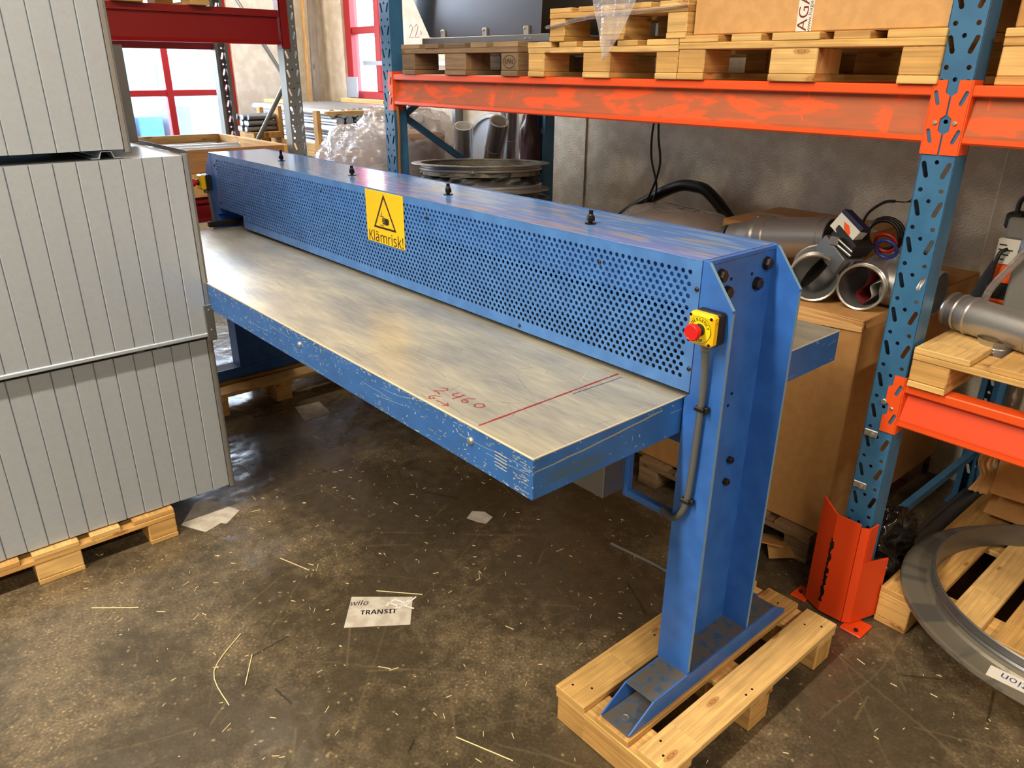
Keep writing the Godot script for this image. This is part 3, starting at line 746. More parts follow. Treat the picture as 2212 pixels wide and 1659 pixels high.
func leg(m: Node3D, x: float, s: float):
	# a channel column with its open side away from the machine, on a box foot
	var L := func(px: float) -> float: return x + s * px
	var g := G.new(); g.box(V(L.call(0.0), 0.182, -0.280), V(L.call(0.008), 1.290, -0.006))
	var col := part("column_web", g, M.blue, m)
	for z in [-0.010, -0.2872]:
		var poly := PackedVector2Array([Vector2(L.call(-0.012), 0.1822), Vector2(L.call(0.0879), 0.1822), Vector2(L.call(0.0879), 1.197), Vector2(L.call(0.016), 1.2895), Vector2(L.call(0.001), 1.2915), Vector2(L.call(0.001), 0.975), Vector2(L.call(-0.012), 0.96)])
		g = G.new(); g.prism(poly, V(0, 0, z), X, Y, 0.010); part("column_flange", g, M.blue, m)
		# paint worn off along the outer edge
		g = G.new(); g.box(V(L.call(0.0872), 0.19, z + 0.0004), V(L.call(0.0883), 1.19, z + 0.0096)); part("worn_edge", g, M.chip, m)
		g = G.new(); g.prism(PackedVector2Array([Vector2(L.call(0.0883), 1.1965), Vector2(L.call(0.0165), 1.2895), Vector2(L.call(0.0155), 1.2880), Vector2(L.call(0.0870), 1.1955)]), V(0, 0, z + 0.0004), X, Y, 0.0092); part("worn_edge", g, M.chip, m)
	part("column_cap", gbox(V(L.call(0.0), 1.2805, -0.279), V(L.call(0.012), 1.2908, -0.008), 0.001), M.blue, m)
	for p in [[1.250, -0.247], [1.206, -0.214], [1.250, -0.060], [1.206, -0.090]]:
		g = G.new(); g.lathe(PackedVector2Array([Vector2(0.0165, 0), Vector2(0.0165, 0.003), Vector2(0.005, 0.003)]), V(L.call(0.008), p[0], p[1]), X * s, 18)
		g.hexhead(V(L.call(0.011), p[0], p[1]), X * s, 0.0145, 0.0115, p[0] * 31 + p[1] * 17); part("column_bolt", g, M.bolt, m)
	for p in [[1.235, -0.105], [1.233, -0.19], [0.93, -0.17], [0.90, -0.16]]:
		g = G.new(); g.lathe(PackedVector2Array([Vector2(0.0042, 0), Vector2(0.0042, 0.0012), Vector2(0, 0.0012)]), V(L.call(0.008), p[0], p[1]), X * s, 10); part("plug", g, M.dark_bolt, m)
	for p in [[0.735, -0.196], [0.672, -0.190]]:
		g = G.new(); g.lathe(PackedVector2Array([Vector2(0.0095, 0), Vector2(0.0095, 0.012), Vector2(0.007, 0.0135), Vector2(0.004, 0.0135), Vector2(0.004, 0.008), Vector2(0, 0.008)]), V(L.call(0.008), p[0], p[1]), X * s, 14); part("socket_screw", g, M.bolt, m)
	# foot: square tube cut slanting at both ends, its floor showing at the front
	var fx0: float = min(L.call(-0.006), L.call(0.0905)); var fx1: float = max(L.call(-0.006), L.call(0.0905))
	var side := PackedVector2Array([Vector2(0.232, 0.126), Vector2(0.232, 0.1305), Vector2(0.141, 0.182), Vector2(-0.43, 0.182), Vector2(-0.497, 0.14), Vector2(-0.497, 0.126)])
	for fx in [fx0, fx1 - 0.004]:
		g = G.new(); g.prism(side, V(fx + 0.004, 0, 0), Z, Y, 0.004)
		part("foot_side", g, M.blue, m)
	g = G.new(); g.box(V(fx0 + 0.003, 0.178, -0.43), V(fx1 - 0.003, 0.1823, 0.142), 0.001); part("foot_top", g, M.foot_top, m)
	g = G.new(); g.box(V(fx0 + 0.003, 0.122, -0.497), V(fx1 - 0.003, 0.1265, 0.2325), 0.001); part("foot_base", g, M.foot_top, m)
	g = G.new(); g.quad(V(fx0, 0.182, -0.43), V(fx1, 0.182, -0.43), V(fx1, 0.13, -0.497), V(fx0, 0.13, -0.497)); part("foot_end", g, M.foot_top, m)
	g = G.new(); g.lathe(PackedVector2Array([Vector2(0.011, 0), Vector2(0.011, 0.0015), Vector2(0.0085, 0.0018), Vector2(0.0075, 0.0005), Vector2(0, 0.0005)]), V((fx0 + fx1) / 2, 0.1265, 0.19), Y, 18); part("anchor_hole", g, M.zinc, m)

func emergency_stop(m: Node3D, o: Vector3):
	var e := part("emergency_stop", gbox(o + V(-0.033, -0.036, 0), o + V(0.033, 0.036, 0.026), 0.004), M.black_plastic, m); e.set_meta("label", "yellow and black emergency stop with red mushroom button")
	part("cover", gbox(o + V(-0.033, -0.036, 0.026), o + V(0.033, 0.036, 0.051), 0.006), M.yellow, e)
	var f := o + V(0, 0, 0.051)
	part("disc_outline", glathe([Vector2(0.0300, 0), Vector2(0.0300, 0.0006), Vector2(0, 0.0006)], f + V(-0.001, -0.001, 0), Z, 32), M.ink, e)
	part("disc", glathe([Vector2(0.0291, 0.0002), Vector2(0.0291, 0.0011), Vector2(0, 0.0011)], f + V(-0.001, -0.001, 0), Z, 32), M.yellow_disc, e)
	part("button_collar", glathe([Vector2(0.0142, 0), Vector2(0.0142, 0.006), Vector2(0.0125, 0.010), Vector2(0, 0.010)], f, Z, 24), M.black_plastic, e)
	part("button", glathe([Vector2(0.0115, 0.006), Vector2(0.0125, 0.016), Vector2(0.0185, 0.021), Vector2(0.0195, 0.024), Vector2(0.0193, 0.028), Vector2(0.0180, 0.0312), Vector2(0.0155, 0.0325), Vector2(0.0145, 0.0318), Vector2(0, 0.0318)], f, Z, 28), M.red_button, e)
	for sx in [-1, 1]:
		for sy in [-1, 1]: part("cover_screw", glathe([Vector2(0.0036, 0), Vector2(0.0034, 0.0007), Vector2(0, 0.0007)], f + V(sx * 0.0265, sy * 0.0295, 0), Z, 10), M.dark_bolt, e)
	part("cable_gland", glathe([Vector2(0.012, 0), Vector2(0.0125, -0.012), Vector2(0.010, -0.018), Vector2(0.008, -0.018)], o + V(0, -0.036, 0.022), Y, 12), M.grey_plastic, e)
	if o.x > -1:
		var s := "EMERGENCY"
		for k in s.length():
			var a := PI / 2 + (4 - k) * 0.30
			lettering("letter", s[k], 0.0070, M.ink, e, Transform3D(Basis(Z, a - PI / 2), f + V(-0.001 + cos(a) * 0.0235, -0.001 + sin(a) * 0.0235, 0.0011)), 0.0003, "Droid Sans", true)
		s = "STOP"
		for k in 4:
			var a := -PI / 2 + (k - 1.5) * 0.26
			lettering("letter", s[k], 0.0070, M.ink, e, Transform3D(Basis(Z, a + PI / 2), f + V(-0.001 + cos(a) * 0.0238, -0.001 + sin(a) * 0.0238, 0.0011)), 0.0003, "Droid Sans", true)
		lettering("side_mark", "CE", 0.004, M.ink, e, Transform3D(Basis(Vector3(0, 1, 0), Vector3(0, 0, 1), Vector3(1, 0, 0)), o + V(0.0331, 0.018, 0.036)), 0.0003)

# ---------------------------------------------------------------- pallets
func plank(called: String, a: Vector3, b: Vector3, m: Material, parent: Node3D, e := 0.002) -> MeshInstance3D:
	var s := (b - a).abs(); var key := "plank%.3f|%.3f|%.3f|%d" % [s.x, s.y, s.z, rng.randi() % 3]
	if not cache.has(key): cache[key] = gbox(-s / 2, s / 2, e, (0 if s.x >= s.z else 2) if s.x > s.y or s.z > s.y else 1).mesh()
	return node(called, cache[key], m, parent, (a + b) / 2)

# short side towards +z of the pallet's own axes; boards of the deck run along z
func pallet(label: String, at: Vector3, W: float, D: float, H: float, wood: String, group := "", turn := 0.0, stamp := "") -> Node3D:
	var t := thing("pallet", label, "pallet", at, group, turn)
	var ws := [M[wood], M[wood + "_b"], M[wood + "_c"]]
	var k := W / 0.8; var th := H * 0.155; var f := D / 2
	var pick := func() -> Material: return ws[rng.randi() % 3]
	for d in [[-0.4, -0.255], [-0.21, -0.11], [-0.0725, 0.0725], [0.11, 0.21], [0.255, 0.4]]:
		plank("deck_board", V(d[0] * k, H - th, -f), V(d[1] * k, H, f + rng.randf_range(-0.004, 0.003)), pick.call(), t)
	for z in [f - 0.145, -0.0725, -f]: plank("stringer_board", V(-W / 2, H - 2 * th, z), V(W / 2, H - th, z + 0.145), pick.call(), t)
	for x in [[-0.4, -0.3], [-0.0725, 0.0725], [0.3, 0.4]]:
		plank("bottom_board", V(x[0] * k, 0, -f), V(x[1] * k, th, f), pick.call(), t)
		for z in [f - 0.145, -0.0725, -f]:
			var b := plank("block", V(x[0] * k, th, z + 0.002), V(x[1] * k, H - 2 * th, z + 0.143), pick.call(), t, 0.003)
			if stamp and x[0] > 0.2 and z > 0.2:
				var o := V(0, 0, 0.0708)
				var ring := []
				for i in 25: ring.append(o + V(cos(TAU * i / 24) * 0.036, sin(TAU * i / 24) * 0.024, 0))
				own("stamp_ring", gtube(ring, 0.0011, 4, false), M.nail, b)
				lettering("stamp", stamp, 0.018, M.nail, b, Transform3D(Basis(), o), 0.0006)
	return t

func small_pallet(label: String, at: Vector3) -> Node3D:
	# three deck boards along z on cross boards, a solid bearer at the near end
	var t := thing("pallet", label, "pallet", at, "pallets under the machine's feet")
	var ws := [M.pine, M.pine_b, M.pine_c]
	var i := 0
	for d in [[-0.187, -0.079], [-0.037, 0.069], [0.098, 0.196]]:
		var b := plank("deck_board", V(d[0], 0.102, -0.412), V(d[1], 0.122, 0.411 - 0.004 * i), ws[i], t)
		for z in [-0.36, -0.33, 0.02, 0.05, 0.345, 0.375]: own("nail", glathe([Vector2(0.0034, 0.0100), Vector2(0.0034, 0.0107), Vector2(0, 0.0107)], V(rng.randf_range(-0.03, 0.03), 0, z), Y, 8), M.nail, b)
		i += 1
	for z in [[0.31, 0.409], [-0.06, 0.05], [-0.41, -0.31]]: plank("cross_board", V(-0.185, 0.083, z[0]), V(0.196, 0.102, z[1]), ws[i % 3], t); i += 1
	plank("bearer", V(-0.183, 0.0, 0.318), V(0.196, 0.083, 0.405), M.pine_b, t, 0.003)
	for z in [-0.05, -0.40]:
		for x in [-0.183, -0.04, 0.105]: plank("block", V(x, 0, z), V(x + 0.09, 0.083, z + 0.09), M.pine_b, t, 0.003)
	return t

func pallets_on_floor():
	var p := small_pallet("bright pine pallet under the near foot of the blue machine", V(0.027, 0, -0.164))
	copy(p, "pine pallet under the far foot of the blue machine", V(-2.87, 0, -0.164), PI)
	pallet("pine pallet under the stack of grey ribbed panels", V(-2.347, 0, 1.13), 0.8, 1.2, 0.121, "pine", "", PI / 2)
	pallet("pine pallet under the round steel flange ring", V(0.632, 0, -1.445), 0.8, 1.2, 0.135, "pine")
	pallet("dirty pallet under the big carton behind the machine", V(-0.47, 0, -1.45), 0.8, 1.0, 0.12, "grey_wood")

# ---------------------------------------------------------------- ribbed galvanised units
func ribbed_unit(label: String, y0: float, y1: float, z0: float, z1: float, x0: float, depth: float, rail := true) -> Node3D:
	var t := thing("ribbed_steel_unit", label, "steel panel", V(x0 - depth / 2, y0, (z0 + z1) / 2), "stacked ribbed steel units")
	part("body", gbox(V(x0 - depth, y0 + 0.006, z0 + 0.004), V(x0 - 0.008, y1 - 0.002, z1), 0.002), M.galv_dark, t)
	var pitch := 0.0642; var z := z0 + 0.012
	var k := 0
	while z < z1 - 0.01:
		var w: float = min(pitch, z1 - z)
		var g := G.new(); g.uo = Vector2(rng.randf() * 3, rng.randf() * 3)
		var n := 0.0016 if k % 2 == 0 else 0.0
		# a strip of sheet, folded back along both long edges
		g.prism(PackedVector2Array([Vector2(z + 0.0007, -0.010), Vector2(z + 0.0007, -0.003 + n), Vector2(z + 0.0032, n), Vector2(z + w - 0.0032, n), Vector2(z + w - 0.0007, -0.003 + n), Vector2(z + w - 0.0007, -0.010)]), V(x0, y0 + 0.004, 0), Z, X, y1 - y0 - 0.006)
		part("panel_strip", g, M.galv, t)
		z += pitch; k += 1
	if rail:
		# edge profile of the far side
		part("edge_rail", gbox(V(x0 - 0.022, y0 - 0.008, z0 - 0.008), V(x0 + 0.004, y1 + 0.004, z0 - 0.003), 0.001), M.galv_dark, t)
		part("edge_rail", gbox(V(x0 - 0.0215, y0 - 0.006, z0 - 0.003), V(x0 + 0.001, y1 + 0.002, z0 + 0.011), 0.001), M.duct, t)
		part("edge_rail", gbox(V(x0 - depth, y1 - 0.002, z0 - 0.008), V(x0 + 0.003, y1 + 0.012, z0 - 0.006), 0.001), M.galv_dark, t)
	return t

func panel_stack():
	var a := ribbed_unit("lowest of the stacked ribbed grey steel units, on the pallet", 0.124, 0.748, 0.49, 1.56, -1.775, 0.95)
	var b := ribbed_unit("middle one of the stacked ribbed grey steel units", 0.772, 1.402, 0.485, 1.53, -1.745, 0.95)
	part("bottom_channel", gbox(V(-1.755, 0.764, 0.483), V(-1.738, 0.779, 1.53), 0.003), M.galv, b)
	var br := part("bracket", gbox(V(-1.742, 0.748, 0.476), V(-1.732, 0.885, 0.508), 0.002), M.galv_dark, b)
	for y in [0.79, 0.865]: part("rivet", glathe([Vector2(0.004, 0), Vector2(0.003, 0.002), Vector2(0, 0.0025)], V(-1.732, y, 0.492), X, 8), M.zinc, br)
	var c := ribbed_unit("topmost of the stacked ribbed grey steel units, cut off by the picture's edge", 1.424, 2.10, 0.652, 1.70, -1.775, 0.42)
	# a flanged duct section stands behind the topmost unit
	var f := thing("flanged_duct", "galvanised duct section with a dark flange behind the topmost ribbed unit", "duct", V(-2.4, 1.405, 0.9))
	part("duct_body", gbox(V(-2.62, 1.425, 0.535), V(-2.225, 1.725, 1.25), 0.003), M.galv, f)
	for q in [[1.41, 0.495, 1.745, 0.532], [1.41, 0.532, 1.44, 1.28], [1.715, 0.532, 1.745, 1.28]]: part("flange_bar", gbox(V(-2.245, q[0], q[1]), V(-2.205, q[2], q[3]), 0.003), M.galv_dark, f)
	for x in [-2.30, -2.36, -2.42]: part("rib", gbox(V(x, 1.44, 0.520), V(x + 0.02, 1.72, 0.536), 0.004), M.galv, f)
	# hat profiles in the gaps carry the units
	var hat := func(x: float, y: float, z: float, h: float):
		var g := G.new()
		g.prism(PackedVector2Array([Vector2(-0.045, 0), Vector2(-0.022, 0), Vector2(-0.014, h - 0.0015), Vector2(0.014, h - 0.0015), Vector2(0.022, 0), Vector2(0.045, 0), Vector2(0.045, 0.0015), Vector2(0.023, 0.0015), Vector2(0.015, h), Vector2(-0.015, h), Vector2(-0.023, 0.0015), Vector2(-0.045, 0.0015)]), V(x, y, z), Z, Y, 0.85)
		return g
	part("hat_profile", hat.call(-1.775, 0.748, 0.70, 0.024), M.galv, a)
	part("hat_profile", hat.call(-1.775, 0.748, 1.35, 0.024), M.galv, a)
	part("hat_profile", hat.call(-1.775, 1.402, 0.72, 0.022), M.galv, b)
	part("hat_profile", hat.call(-1.775, 1.402, 1.4, 0.022), M.galv, b)

# ---------------------------------------------------------------- racks
func slot(c: Vector2, l: float, w: float, a: float) -> PackedVector2Array:
	var out := PackedVector2Array(); var d := Vector2.UP.rotated(a) * -1.0; var s := Vector2(d.y, -d.x)
	for k in 5: out.append(c + d * (l / 2 - w / 2) + (s * cos(PI * k / 4) + d * sin(PI * k / 4)) * w / 2)
	for k in 5: out.append(c - d * (l / 2 - w / 2) + (s * cos(PI + PI * k / 4) + d * sin(PI + PI * k / 4)) * w / 2)
	return out

func disc(c: Vector2, r: float, n := 10) -> PackedVector2Array:
	var out := PackedVector2Array()
	for k in n: out.append(c + Vector2.from_angle(TAU * k / n) * r)
	return out

func post_mesh(height: float, hw: float, phase: float) -> Mesh:
	var key := "post%.2f|%.3f" % [height, phase]
	if cache.has(key): return cache[key]
	var g := G.new(); var o := Vector3.ZERO; var th := 0.003
	var y := 0.0
	var c := phase
	g.cell(Rect2(-hw, 0, 2 * hw, c - 0.028), PackedVector2Array(), o, X, Y, th)
	while c + 0.072 < height:
		var b := c - 0.028
		g.cell(Rect2(-hw, b, hw - 0.011, 0.058), slot(Vector2(-0.0262, c), 0.045, 0.0122, 0.33), o, X, Y, th)
		g.cell(Rect2(-0.011, b, 0.022, 0.058), disc(Vector2(0, c + 0.020), 0.0058), o, X, Y, th)
		g.cell(Rect2(0.011, b, hw - 0.011, 0.058), slot(Vector2(0.0262, c), 0.045, 0.0122, -0.33), o, X, Y, th)
		g.cell(Rect2(-hw, c + 0.030, hw, 0.042), disc(Vector2(-0.0265, c + 0.048), 0.0062), o, X, Y, th)
		g.cell(Rect2(0, c + 0.030, hw, 0.042), disc(Vector2(0.0265, c + 0.048), 0.0062), o, X, Y, th)
		c += 0.1; y = c - 0.028
	g.cell(Rect2(-hw, y, 2 * hw, height - y), PackedVector2Array(), o, X, Y, th)
	for s in [-1.0, 1.0]:
		g.box(V(s * (hw - th), 0, -0.075), V(s * hw, height, 0), 0.001)
		g.box(V(s * (hw - 0.022), 0, -0.075), V(s * hw, height, -0.072))
	cache[key] = g.mesh()
	return cache[key]

func beam_parts(t: Node3D, x0: float, x1: float, y1: float, y0: float, z: float, m: Material, lip: Material):
	# stepped box beam: a lip on top, a recess under it, a face sloping out to the rounded bottom
	var g := G.new()
	g.prism(PackedVector2Array([Vector2(z - 0.05, y1 - 0.002), Vector2(z - 0.05, y0), Vector2(z - 0.006, y0), Vector2(z, y0 + 0.006), Vector2(z - 0.001, y0 + 0.022), Vector2(z - 0.018, y1 - 0.055), Vector2(z - 0.024, y1 - 0.035), Vector2(z - 0.024, y1 - 0.002)]), V(x1, 0, 0), Z, Y, x1 - x0)
	var b := part("beam", g, m, t)
	g = G.new()
	g.prism(PackedVector2Array([Vector2(z - 0.05, y1 - 0.002), Vector2(z - 0.024, y1 - 0.002), Vector2(z - 0.024, y1 - 0.024), Vector2(z - 0.002, y1 - 0.026), Vector2(z, y1 - 0.023), Vector2(z, y1 - 0.003), Vector2(z - 0.003, y1), Vector2(z - 0.05, y1)]), V(x1, 0, 0), Z, Y, x1 - x0)
	part("beam_lip", g, lip, b)
	g = G.new(); g.prism(PackedVector2Array([Vector2(z - 0.004, y0 - 0.001), Vector2(z + 0.001, y0 + 0.004), Vector2(z + 0.0008, y0 + 0.016), Vector2(z - 0.004, y0 + 0.012)]), V(x1, 0, 0), Z, Y, x1 - x0)
	part("beam_edge", g, lip, b)

func connector(t: Node3D, cx: float, s: float, yb: float, z: float, m: Material, hw := 0.0435) -> Node3D:
	# one half of the post's width: a slotted outer strip and an inner strip with half keyholes
	var h := 0.18
	var g := G.new()
	var xo := cx + s * hw * 1.02; var xm := cx + s * 0.020; var xi := cx + s * 0.0025
	var lo: float = min(xo, xm); var w: float = abs(xo - xm)
	for q in [[0.0, 0.02, 0], [0.02, 0.07, 1], [0.07, 0.112, 0], [0.112, 0.162, 1], [0.162, 0.18, 0]]:
		var hole := PackedVector2Array()
		if q[2]: hole = slot(Vector2(lo + w / 2, yb + (q[0] + q[1]) / 2), 0.038, 0.010, -s * 0.33)
		g.cell(Rect2(lo, yb + q[0], w, q[1] - q[0]), hole, V(0, 0, z + 0.004), X, Y, 0.0035)
	var n := s * 0.0115
	g.prism(PackedVector2Array([Vector2(xm, yb), Vector2(xi, yb), Vector2(xi, yb + 0.05), Vector2(xi + n, yb + 0.058), Vector2(xi + n, yb + 0.088), Vector2(xi, yb + 0.097), Vector2(xi, yb + 0.142), Vector2(xi + n, yb + 0.150), Vector2(xi + n, yb + h), Vector2(xm, yb + h)]), V(0, 0, z + 0.0005), X, Y, 0.0035)
	# side cheek that carries the beam
	g.box(V(xo, yb, z - 0.055), V(xo + s * 0.004, yb + h, z + 0.004), 0.001)
	var c := part("beam_connector", g, m, t)
	g = G.new(); g.lathe(PackedVector2Array([Vector2(0.0055, 0), Vector2(0.0055, 0.003), Vector2(0.004, 0.0045), Vector2(0, 0.0045)]), V(cx + s * 0.024, yb + 0.078, z + 0.004), Z, 12); part("locking_pin", g, M.zinc, c)
	return c

func blue_rack():
	var t := thing("pallet_rack", "blue and orange pallet rack along the wall behind the machine", "rack", V(-1.0, 0, -1.3))
	var zf := -0.787; var zb := -1.90
	for ux in [0.1425, -2.4805, 2.76]:
		for q in [[zf, 0.0], [zb, PI]]:
			var p := node("upright_post", post_mesh(3.2, 0.0435, 0.139), M.rack_blue, t, V(ux, 0, q[0]) - t.position); p.rotation.y = q[1]
		g_brace(t, ux, zf - 0.08, zb + 0.08, ux > 0 and ux < 1)
	var yt := 1.6463; var yb := 1.5065
	for z in [zf, zb - 0.0]:
		if z == zf:
			beam_parts(t, -2.433, 0.095, yt, yb, z, M.orange_dusty, M.orange); beam_parts(t, 0.190, 2.713, yt, yb, z, M.orange_dusty, M.orange); beam_parts(t, 0.190, 2.713, 0.846, 0.713, z, M.orange_protector, M.orange)
		else:
			for q in [[-2.433, 0.095, yt], [0.19, 2.713, yt], [0.19, 2.713, 0.846]]: part("beam", gbox(V(q[0], q[2] - 0.13, z), V(q[1], q[2], z + 0.05), 0.003), M.orange, t)
	for q in [[0.1425, -1.0, 1.478], [0.1425, 1.0, 1.478], [-2.4805, 1.0, 1.478], [0.1425, 1.0, 0.685]]:
		connector(t, q[0], q[1], q[2], zf, M.orange)
	# zinc clips and a bolt on the near post
	for y in [0.655, 0.475]:
		var c := part("clip", gbox(V(0.103, y, zf + 0.0003), V(0.143, y + 0.022, zf + 0.005), 0.002), M.zinc, t)
		part("clip_bolt", glathe([Vector2(0.006, 0), Vector2(0.006, 0.008), Vector2(0, 0.009)], V(0.128, y + 0.009, zf + 0.005), Z, 10), M.zinc, c)
	var g := G.new(); g.hexhead(V(0.142, 0.778, zf + 0.0), Z, 0.009, 0.008); part("bolt", g, M.zinc, t)
	for ux in [0.1425, -2.4805]:
		for z in [zf - 0.04, zb + 0.04]: part("foot_plate", gbox(V(ux - 0.06, 0, z - 0.05), V(ux + 0.06, 0.006, z + 0.045)), M.rack_blue, t)
	# impact guard bolted to the floor before the near post
	var p := thing("post_protector", "scuffed orange steel guard bolted to the floor before the blue rack post", "post guard", V(0.11, 0, -0.73))
	var th := 0.005
	var plan := [V(0.034, 0, -0.768), V(0.096, 0, -0.738), V(0.172, 0, -0.740), V(0.193, 0, -0.755), V(0.196, 0, -0.80)]
	var tops := [[0.412, 0.385], [0.385, 0.383], [0.372, 0.372], [0.372, 0.372]]
	var fl := func(a: Vector3, b: Vector3, ta: float, tb: float) -> G:
		var q := G.new(); var u := (b - a).normalized(); var l := (b - a).length()
		q.prism(PackedVector2Array([Vector2(0, 0.012), Vector2(l, 0.012), Vector2(l, tb), Vector2(0, ta)]), a, u, Y, th)
		return q
	for i in 4: part("guard_face", fl.call(plan[i], plan[i + 1], tops[i][0], tops[i][1]), M.orange_protector, p)
	# lower wing on the right
	part("guard_wing", fl.call(V(0.192, 0, -0.752), V(0.226, 0, -0.86), 0.245, 0.235), M.orange_protector, p)
	part("base_plate", gbox(V(0.178, 0, -0.80), V(0.25, 0.008, -0.715), 0.003), M.orange_protector, p)
	part("base_plate", gbox(V(-0.015, 0, -0.82), V(0.04, 0.008, -0.745), 0.003), M.orange_protector, p)
	for q in [V(0.225, 0.008, -0.735), V(0.008, 0.008, -0.78)]: part("anchor_bolt", glathe([Vector2(0.007, 0), Vector2(0.007, 0.006), Vector2(0, 0.007)], q, Y, 8), M.bolt, p)
	g = G.new()   # tyre scuff along the fold: rubber rubbed into the paint
	for k in 26:
		var y := 0.05 + k * 0.0095
		g.box(V(0.092 + rng.randf_range(-0.003, 0.002), y, -0.740), V(0.0985 + rng.randf_range(-0.002, 0.006), y + 0.009, -0.7325))
	part("scuff", g, M.rubber, p)

func g_brace(t: Node3D, x: float, za: float, zb: float, few := false):
	var ys := [0.25, 0.85, 1.45, 2.05, 2.65]
	for i in ys.size() - 1:
		if few and i < 3: continue
		var a := V(x, ys[i], za if i % 2 == 0 else zb); var b := V(x, ys[i + 1], zb if i % 2 == 0 else za)
		var d := (b - a); var g := G.new()
		g.xf = Transform3D(Basis.looking_at(d.normalized(), X), (a + b) / 2)
		g.box(V(-0.016, -0.012, -d.length() / 2), V(0.016, 0.012, d.length() / 2), 0.002)
		part("brace", g, M.rack_blue, t)
	part("brace", gbox(V(x - 0.012, 0.24, zb), V(x + 0.012, 0.27, za)), M.rack_blue, t)

func red_rack():
	var t := thing("pallet_rack", "grey and dark red pallet rack in front of the left window", "rack", V(-3.95, 0, 0.3))
	var xf := -3.42; var xb := -4.50
	for z in [-0.745, 1.98]:
		for q in [[xf, PI / 2], [xb, -PI / 2]]:
			var p := node("upright_post", post_mesh(3.2, 0.0435, 0.139), M.grey_rack, t, V(q[0], 0, z) - t.position); p.rotation.y = q[1]
		for k in [[0.3, 0.95, 0], [0.95, 1.6, 1], [1.6, 2.3, 0], [2.3, 2.9, 1]]:
			var xa := xf - 0.09; var xc := xb + 0.09
			part("brace", gtube([V(xa if k[2] == 0 else xc, k[0], z), V(xc if k[2] == 0 else xa, k[1], z)], 0.014, 8), M.grey_rack, t)
	for q in [[xf, 1.965, 1.79], [xf, 1.0, 0.86]]:
		var g := G.new(); var x: float = q[0]
		g.prism(PackedVector2Array([Vector2(x - 0.05, q[1]), Vector2(x - 0.05, q[2]), Vector2(x, q[2]), Vector2(x, q[2] + 0.004), Vector2(x - 0.016, q[2] + 0.02), Vector2(x - 0.016, q[1] - 0.036), Vector2(x, q[1] - 0.034), Vector2(x, q[1])]), V(0, 0, -0.69), X, Y, 2.62)
		part("beam", g, M.red_rack, t)
		part("beam_connector", gbox(V(x - 0.052, q[2] - 0.02, -0.70), V(x + 0.005, q[1] + 0.06, -0.694), 0.001), M.red_rack, t)
		part("beam_connector", gbox(V(x, q[2] - 0.02, -0.745), V(x + 0.005, q[1] + 0.06, -0.694), 0.001), M.red_rack, t)
	for y in [1.925, 1.0]: part("beam", gbox(V(xb, y - 0.15, -0.70), V(xb + 0.05, y, 1.93), 0.003), M.red_rack, t)
	# goods on the top level: only their undersides show
	pallet("pallet on the red rack beam above the left window", V(-3.98, 1.966, 0.10), 0.8, 1.2, 0.13, "pine", "", PI / 2)
	# crate of pipes on the lower level
	var c := thing("pipe_crate", "open wooden crate full of steel rails beyond the far end of the machine", "crate", V(-3.94, 1.001, 0.0))
	var q := [-4.42, -3.40, -0.66, 0.75]
	for k in 2:
		var y0 := 1.001 + k * 0.128; var y1 := y0 + 0.126
		for z in [q[2], q[3]]: part("crate_board", gbox(V(q[0], y0, z), V(q[1], y1, z + 0.025), 0.002, 0), M.pine_b, c)
		part("crate_board", gbox(V(q[1] - 0.025, y0, q[2] + 0.026), V(q[1], y1, q[3] - 0.001), 0.002, 2), [M.pine_b, M.brown_wood_c][k % 2], c)
		part("crate_board", gbox(V(q[0], y0, q[2] + 0.026), V(q[0] + 0.025, y1, q[3] - 0.001), 0.002, 2), M.pine_b, c)
	part("crate_base", gbox(V(q[0] + 0.026, 1.001, q[2] + 0.026), V(q[1] - 0.026, 1.02, q[3] - 0.001), 0.002, 2), M.pine_b, c)
	var x := q[0] as float + 0.05
	while x < q[1] - 0.06:
		var y := 1.205 + rng.randf_range(-0.035, 0.035)
		solo("steel_rail", gbox(V(x, 1.021, -0.60 + rng.randf() * 0.06), V(x + 0.026, y, 0.70), 0.006), M.pipe, "thin bright steel rail lying in the wooden crate", "rail", "steel rails in the crate")
		x += 0.044

# ---------------------------------------------------------------- goods on the rack's upper level
func carton(called: String, label: String, a: Vector3, b: Vector3, m: Material, flaps := true) -> Node3D:
	var t := thing(called, label, "carton", V((a.x + b.x) / 2, min(a.y, b.y), (a.z + b.z) / 2))
	part("box", gbox(a, b - V(0, 0.004, 0), 0.004), m, t)
	if flaps:
		var zm := (a.z + b.z) / 2
		part("flap", gbox(V(a.x + 0.001, b.y - 0.004, a.z + 0.001), V(b.x - 0.001, b.y, zm - 0.0015), 0.0012), m, t)
		part("flap", gbox(V(a.x + 0.001, b.y - 0.004, zm + 0.0015), V(b.x - 0.001, b.y - 0.0004, b.z - 0.001), 0.0012), m, t)
		part("tape", gbox(V(a.x + 0.002, b.y - 0.001, zm - 0.028), V(b.x - 0.002, b.y + 0.0006, zm + 0.028)), M.tape, t)
	return t

func ribbon(edge: Array, edge2: Array, amp := 1.0) -> G:
	# a strip of sheet between two lines of points, smoothed
	var a := bend(edge, 5); var b := bend(edge2, 5); var g := G.new()
	var cols := 10; var grid := []
	for i in a.size():
		var row := []
		for k in cols + 1:
			var p := a[i].lerp(b[i], float(k) / cols)
			p += Z * amp * (sin(k * 2.1 + i * 0.35) * 0.010 + sin(k * 4.7 + i * 0.8) * 0.005) * sin(PI * k / cols)
			row.append(p)
		grid.append(row)
	net(g, grid); return g

